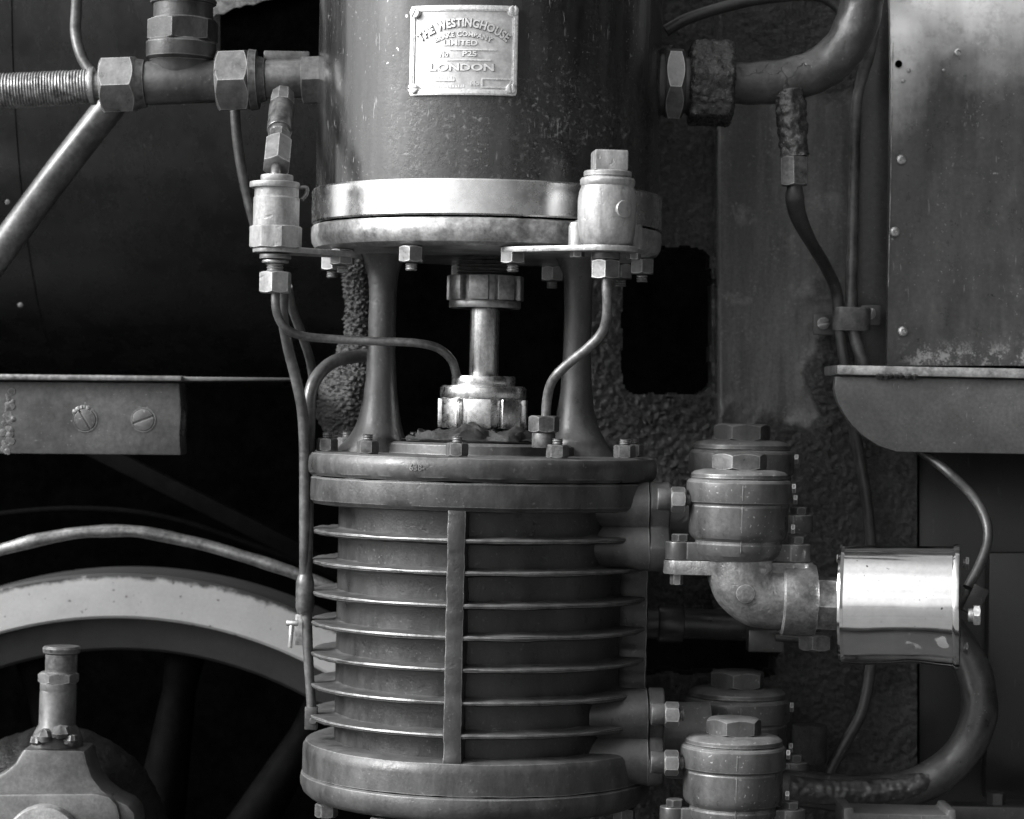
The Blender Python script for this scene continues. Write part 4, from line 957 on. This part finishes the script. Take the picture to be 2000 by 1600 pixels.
# filter
fd = (P(1872, 1184, Y - .02) - P(1650, 1180, Y)).normalized()
fl = thing('air_filter', 'shiny tin cylindrical air filter with rolled end plates', 'air filter', P(1760, 1300, Y))
L_ = (P(1869, 1184, Y - .02) - P(1650, 1180, Y)).length; M0 = along(P(1650, 1180, Y), fd)
m = MB(); rings = []; q0 = fd.to_track_quat('Z', 'Y').to_matrix()
for i in range(61):
    t = i / 60; rg = []
    for j in range(160):
        a = 2 * math.pi * j / 160; dl = q0 @ Vector((math.cos(a), math.sin(a), 0))
        dn = max(0, -dl.z) ** 2; rr = 115.5 * k
        rr += k * (2.6 * dn * math.sin(t * 6.0 + 1.0) + 1.2 * dn * noise.noise(Vector((t * 5, a, 0))) + .5 * noise.noise(Vector((t * 3, dl.z * 2, dl.y * 2))) + 2.0 * math.exp(-((math.asin(max(-1, min(1, dl.z))) + .86 + .03 * noise.noise(Vector((t * 6, 0, 3)))) / .05) ** 2) * (dl.y < 0))
        rg.append(P(1650, 1180, Y) + fd * (L_ * t) + dl * rr)
    rings.append(rg)
m.loft(rings); m.build('shell', M_can, fl)
for name, z0, z1 in (('end_plate', -10 * k, 3 * k), ('end_plate', L_ - 8 * k, L_ + 6 * k)):
    m = MB(); m.lathe([(0, z0), (114 * k, z0), (119.5 * k, z0 + 2 * k), (121 * k, (z0 + z1) / 2), (119.5 * k, z1 - 1 * k), (114 * k, z1), (0, z1)], M0, 96); m.lumps(.0005, 30); m.build(name, M_can, fl)
def fbolt(t, yy, dy, r, L0, mt=M_screw):
    q = M0 @ Vector((0, 0, t)); sg = 1 if t > .01 else -1
    o = q + Vector((0, dy, (1180 - yy) * k)); m = MB(); m.cyl(r * .6, 0, L0 * .5, along(o, fd * sg), 18); m.hexa(r, L0 * .4, L0, along(o, fd * sg)); m.build('bolt', mt, fl)
fbolt(-10 * k, 1090, -.01, 9 * k, 10 * k, M_nut_d); fbolt(-10 * k, 1183, -.045, 10 * k, 12 * k)
fbolt(L_ + 6 * k, 1096, -.01, 14 * k, 12 * k, M_nut_d); fbolt(L_ + 6 * k, 1190, -.04, 21 * k, 24 * k); fbolt(L_ + 6 * k, 1258, -.02, 14 * k, 10 * k, M_nut_d)
m = MB(); m.box(34 * k, 60 * k, .03, face(P(1900, 1170, -.05)) @ Matrix.Rotation(R_(-25), 4, 'Z'), .002)
tag(m.build('pipe_union', M_black), 'black union block behind the right end of the filter', 'pipe fitting')

# lower right pipes
big = thing('return_pipe', 'fat dark pipe curving round below the filter to the bottom', 'pipe', P(1740, 1580, .06))
m = MB(); m.tube([P(*p) for p in [(1850, 1230, .10), (1885, 1280, .09), (1908, 1335, .08), (1912, 1395, .07), (1890, 1455, .06), (1845, 1505, .06), (1785, 1537, .06), (1700, 1550, .06), (1600, 1545, .06), (1500, 1535, .06)]], .0185, seg=48, n=14, lump=.0011, lscale=45); m.build('bend', M_black, big)
m = MB(); m.tube([P(*p) for p in [(1850, 1498, .052), (1800, 1528, .050), (1740, 1543, .050), (1650, 1548, .050), (1540, 1540, .050)]], [.001, .0108, .0125, .0132, .0135], seg=64, n=40, lump=.0014, lscale=170); m.build('grease_crust', M_black, big, ang=70)
pipe('cross_pipe', [(1262, 1218, .10), (1340, 1218, .10), (1440, 1222, .10), (1560, 1226, .10)], .0155, M_black, 'horizontal black pipe in the gap behind the elbow', seg=32)
m = MB(); m.cyl(36 * K(.1), 0, 50 * K(.1), along(P(1285, 1218, .10), (1, 0, 0)), 32); m.build('pipe_collar', M_black, bpy.data.objects['cross_pipe'])
fx = thing('drain_cock', 'small dark hexagon fitting hanging between elbow and filter', 'pipe fitting', P(1600, 1270, .03))
m = MB(); m.box(70 * K(.05), 44 * K(.05), .03, face(P(1494, 1250, .05)), .002); m.build('block', M_black, fx)
m = MB(); m.hexa(36 * K(.0), -15 * K(0), 17 * K(0), T(P(1594, 1255, .0)), 6, .1, 12); m.build('hex_body', M_nut_d, fx)
m = MB(); m.cyl(8 * K(.02), 0, .05, along(P(1515, 1245, .03), (1, 0, -.05)), 16); m.build('link', M_black, fx)
m = MB(); m.cyl(34 * K(.15), 0, .04, T(P(1580, 1490, .15)), 32)
tag(m.build('round_stub', M_crust), 'dark round stub in the recess below the filter', 'stub')
m = MB(); quad_plate(m, [(1648, 1578), (1668, 1578), (1668, 1588), (1850, 1592), (1852, 1582), (1868, 1582), (1868, 1720), (1645, 1720)], -.06, .06, .002)
tag(m.build('step_bracket', M_shelf), 'grey bracket edge showing at the bottom right', 'bracket')
m = MB(); m.box(.10, .03, .02, T(P(1945, 1590, .1)), .003); m.hexa(20 * k, 0, 30 * k, T(P(1945, 1575, .1)))
tag(m.build('rail_foot', M_black), 'black bolted foot in the bottom right corner', 'bracket')
for ob in bpy.data.objects:
    if '_o' in ob: del ob['_o']
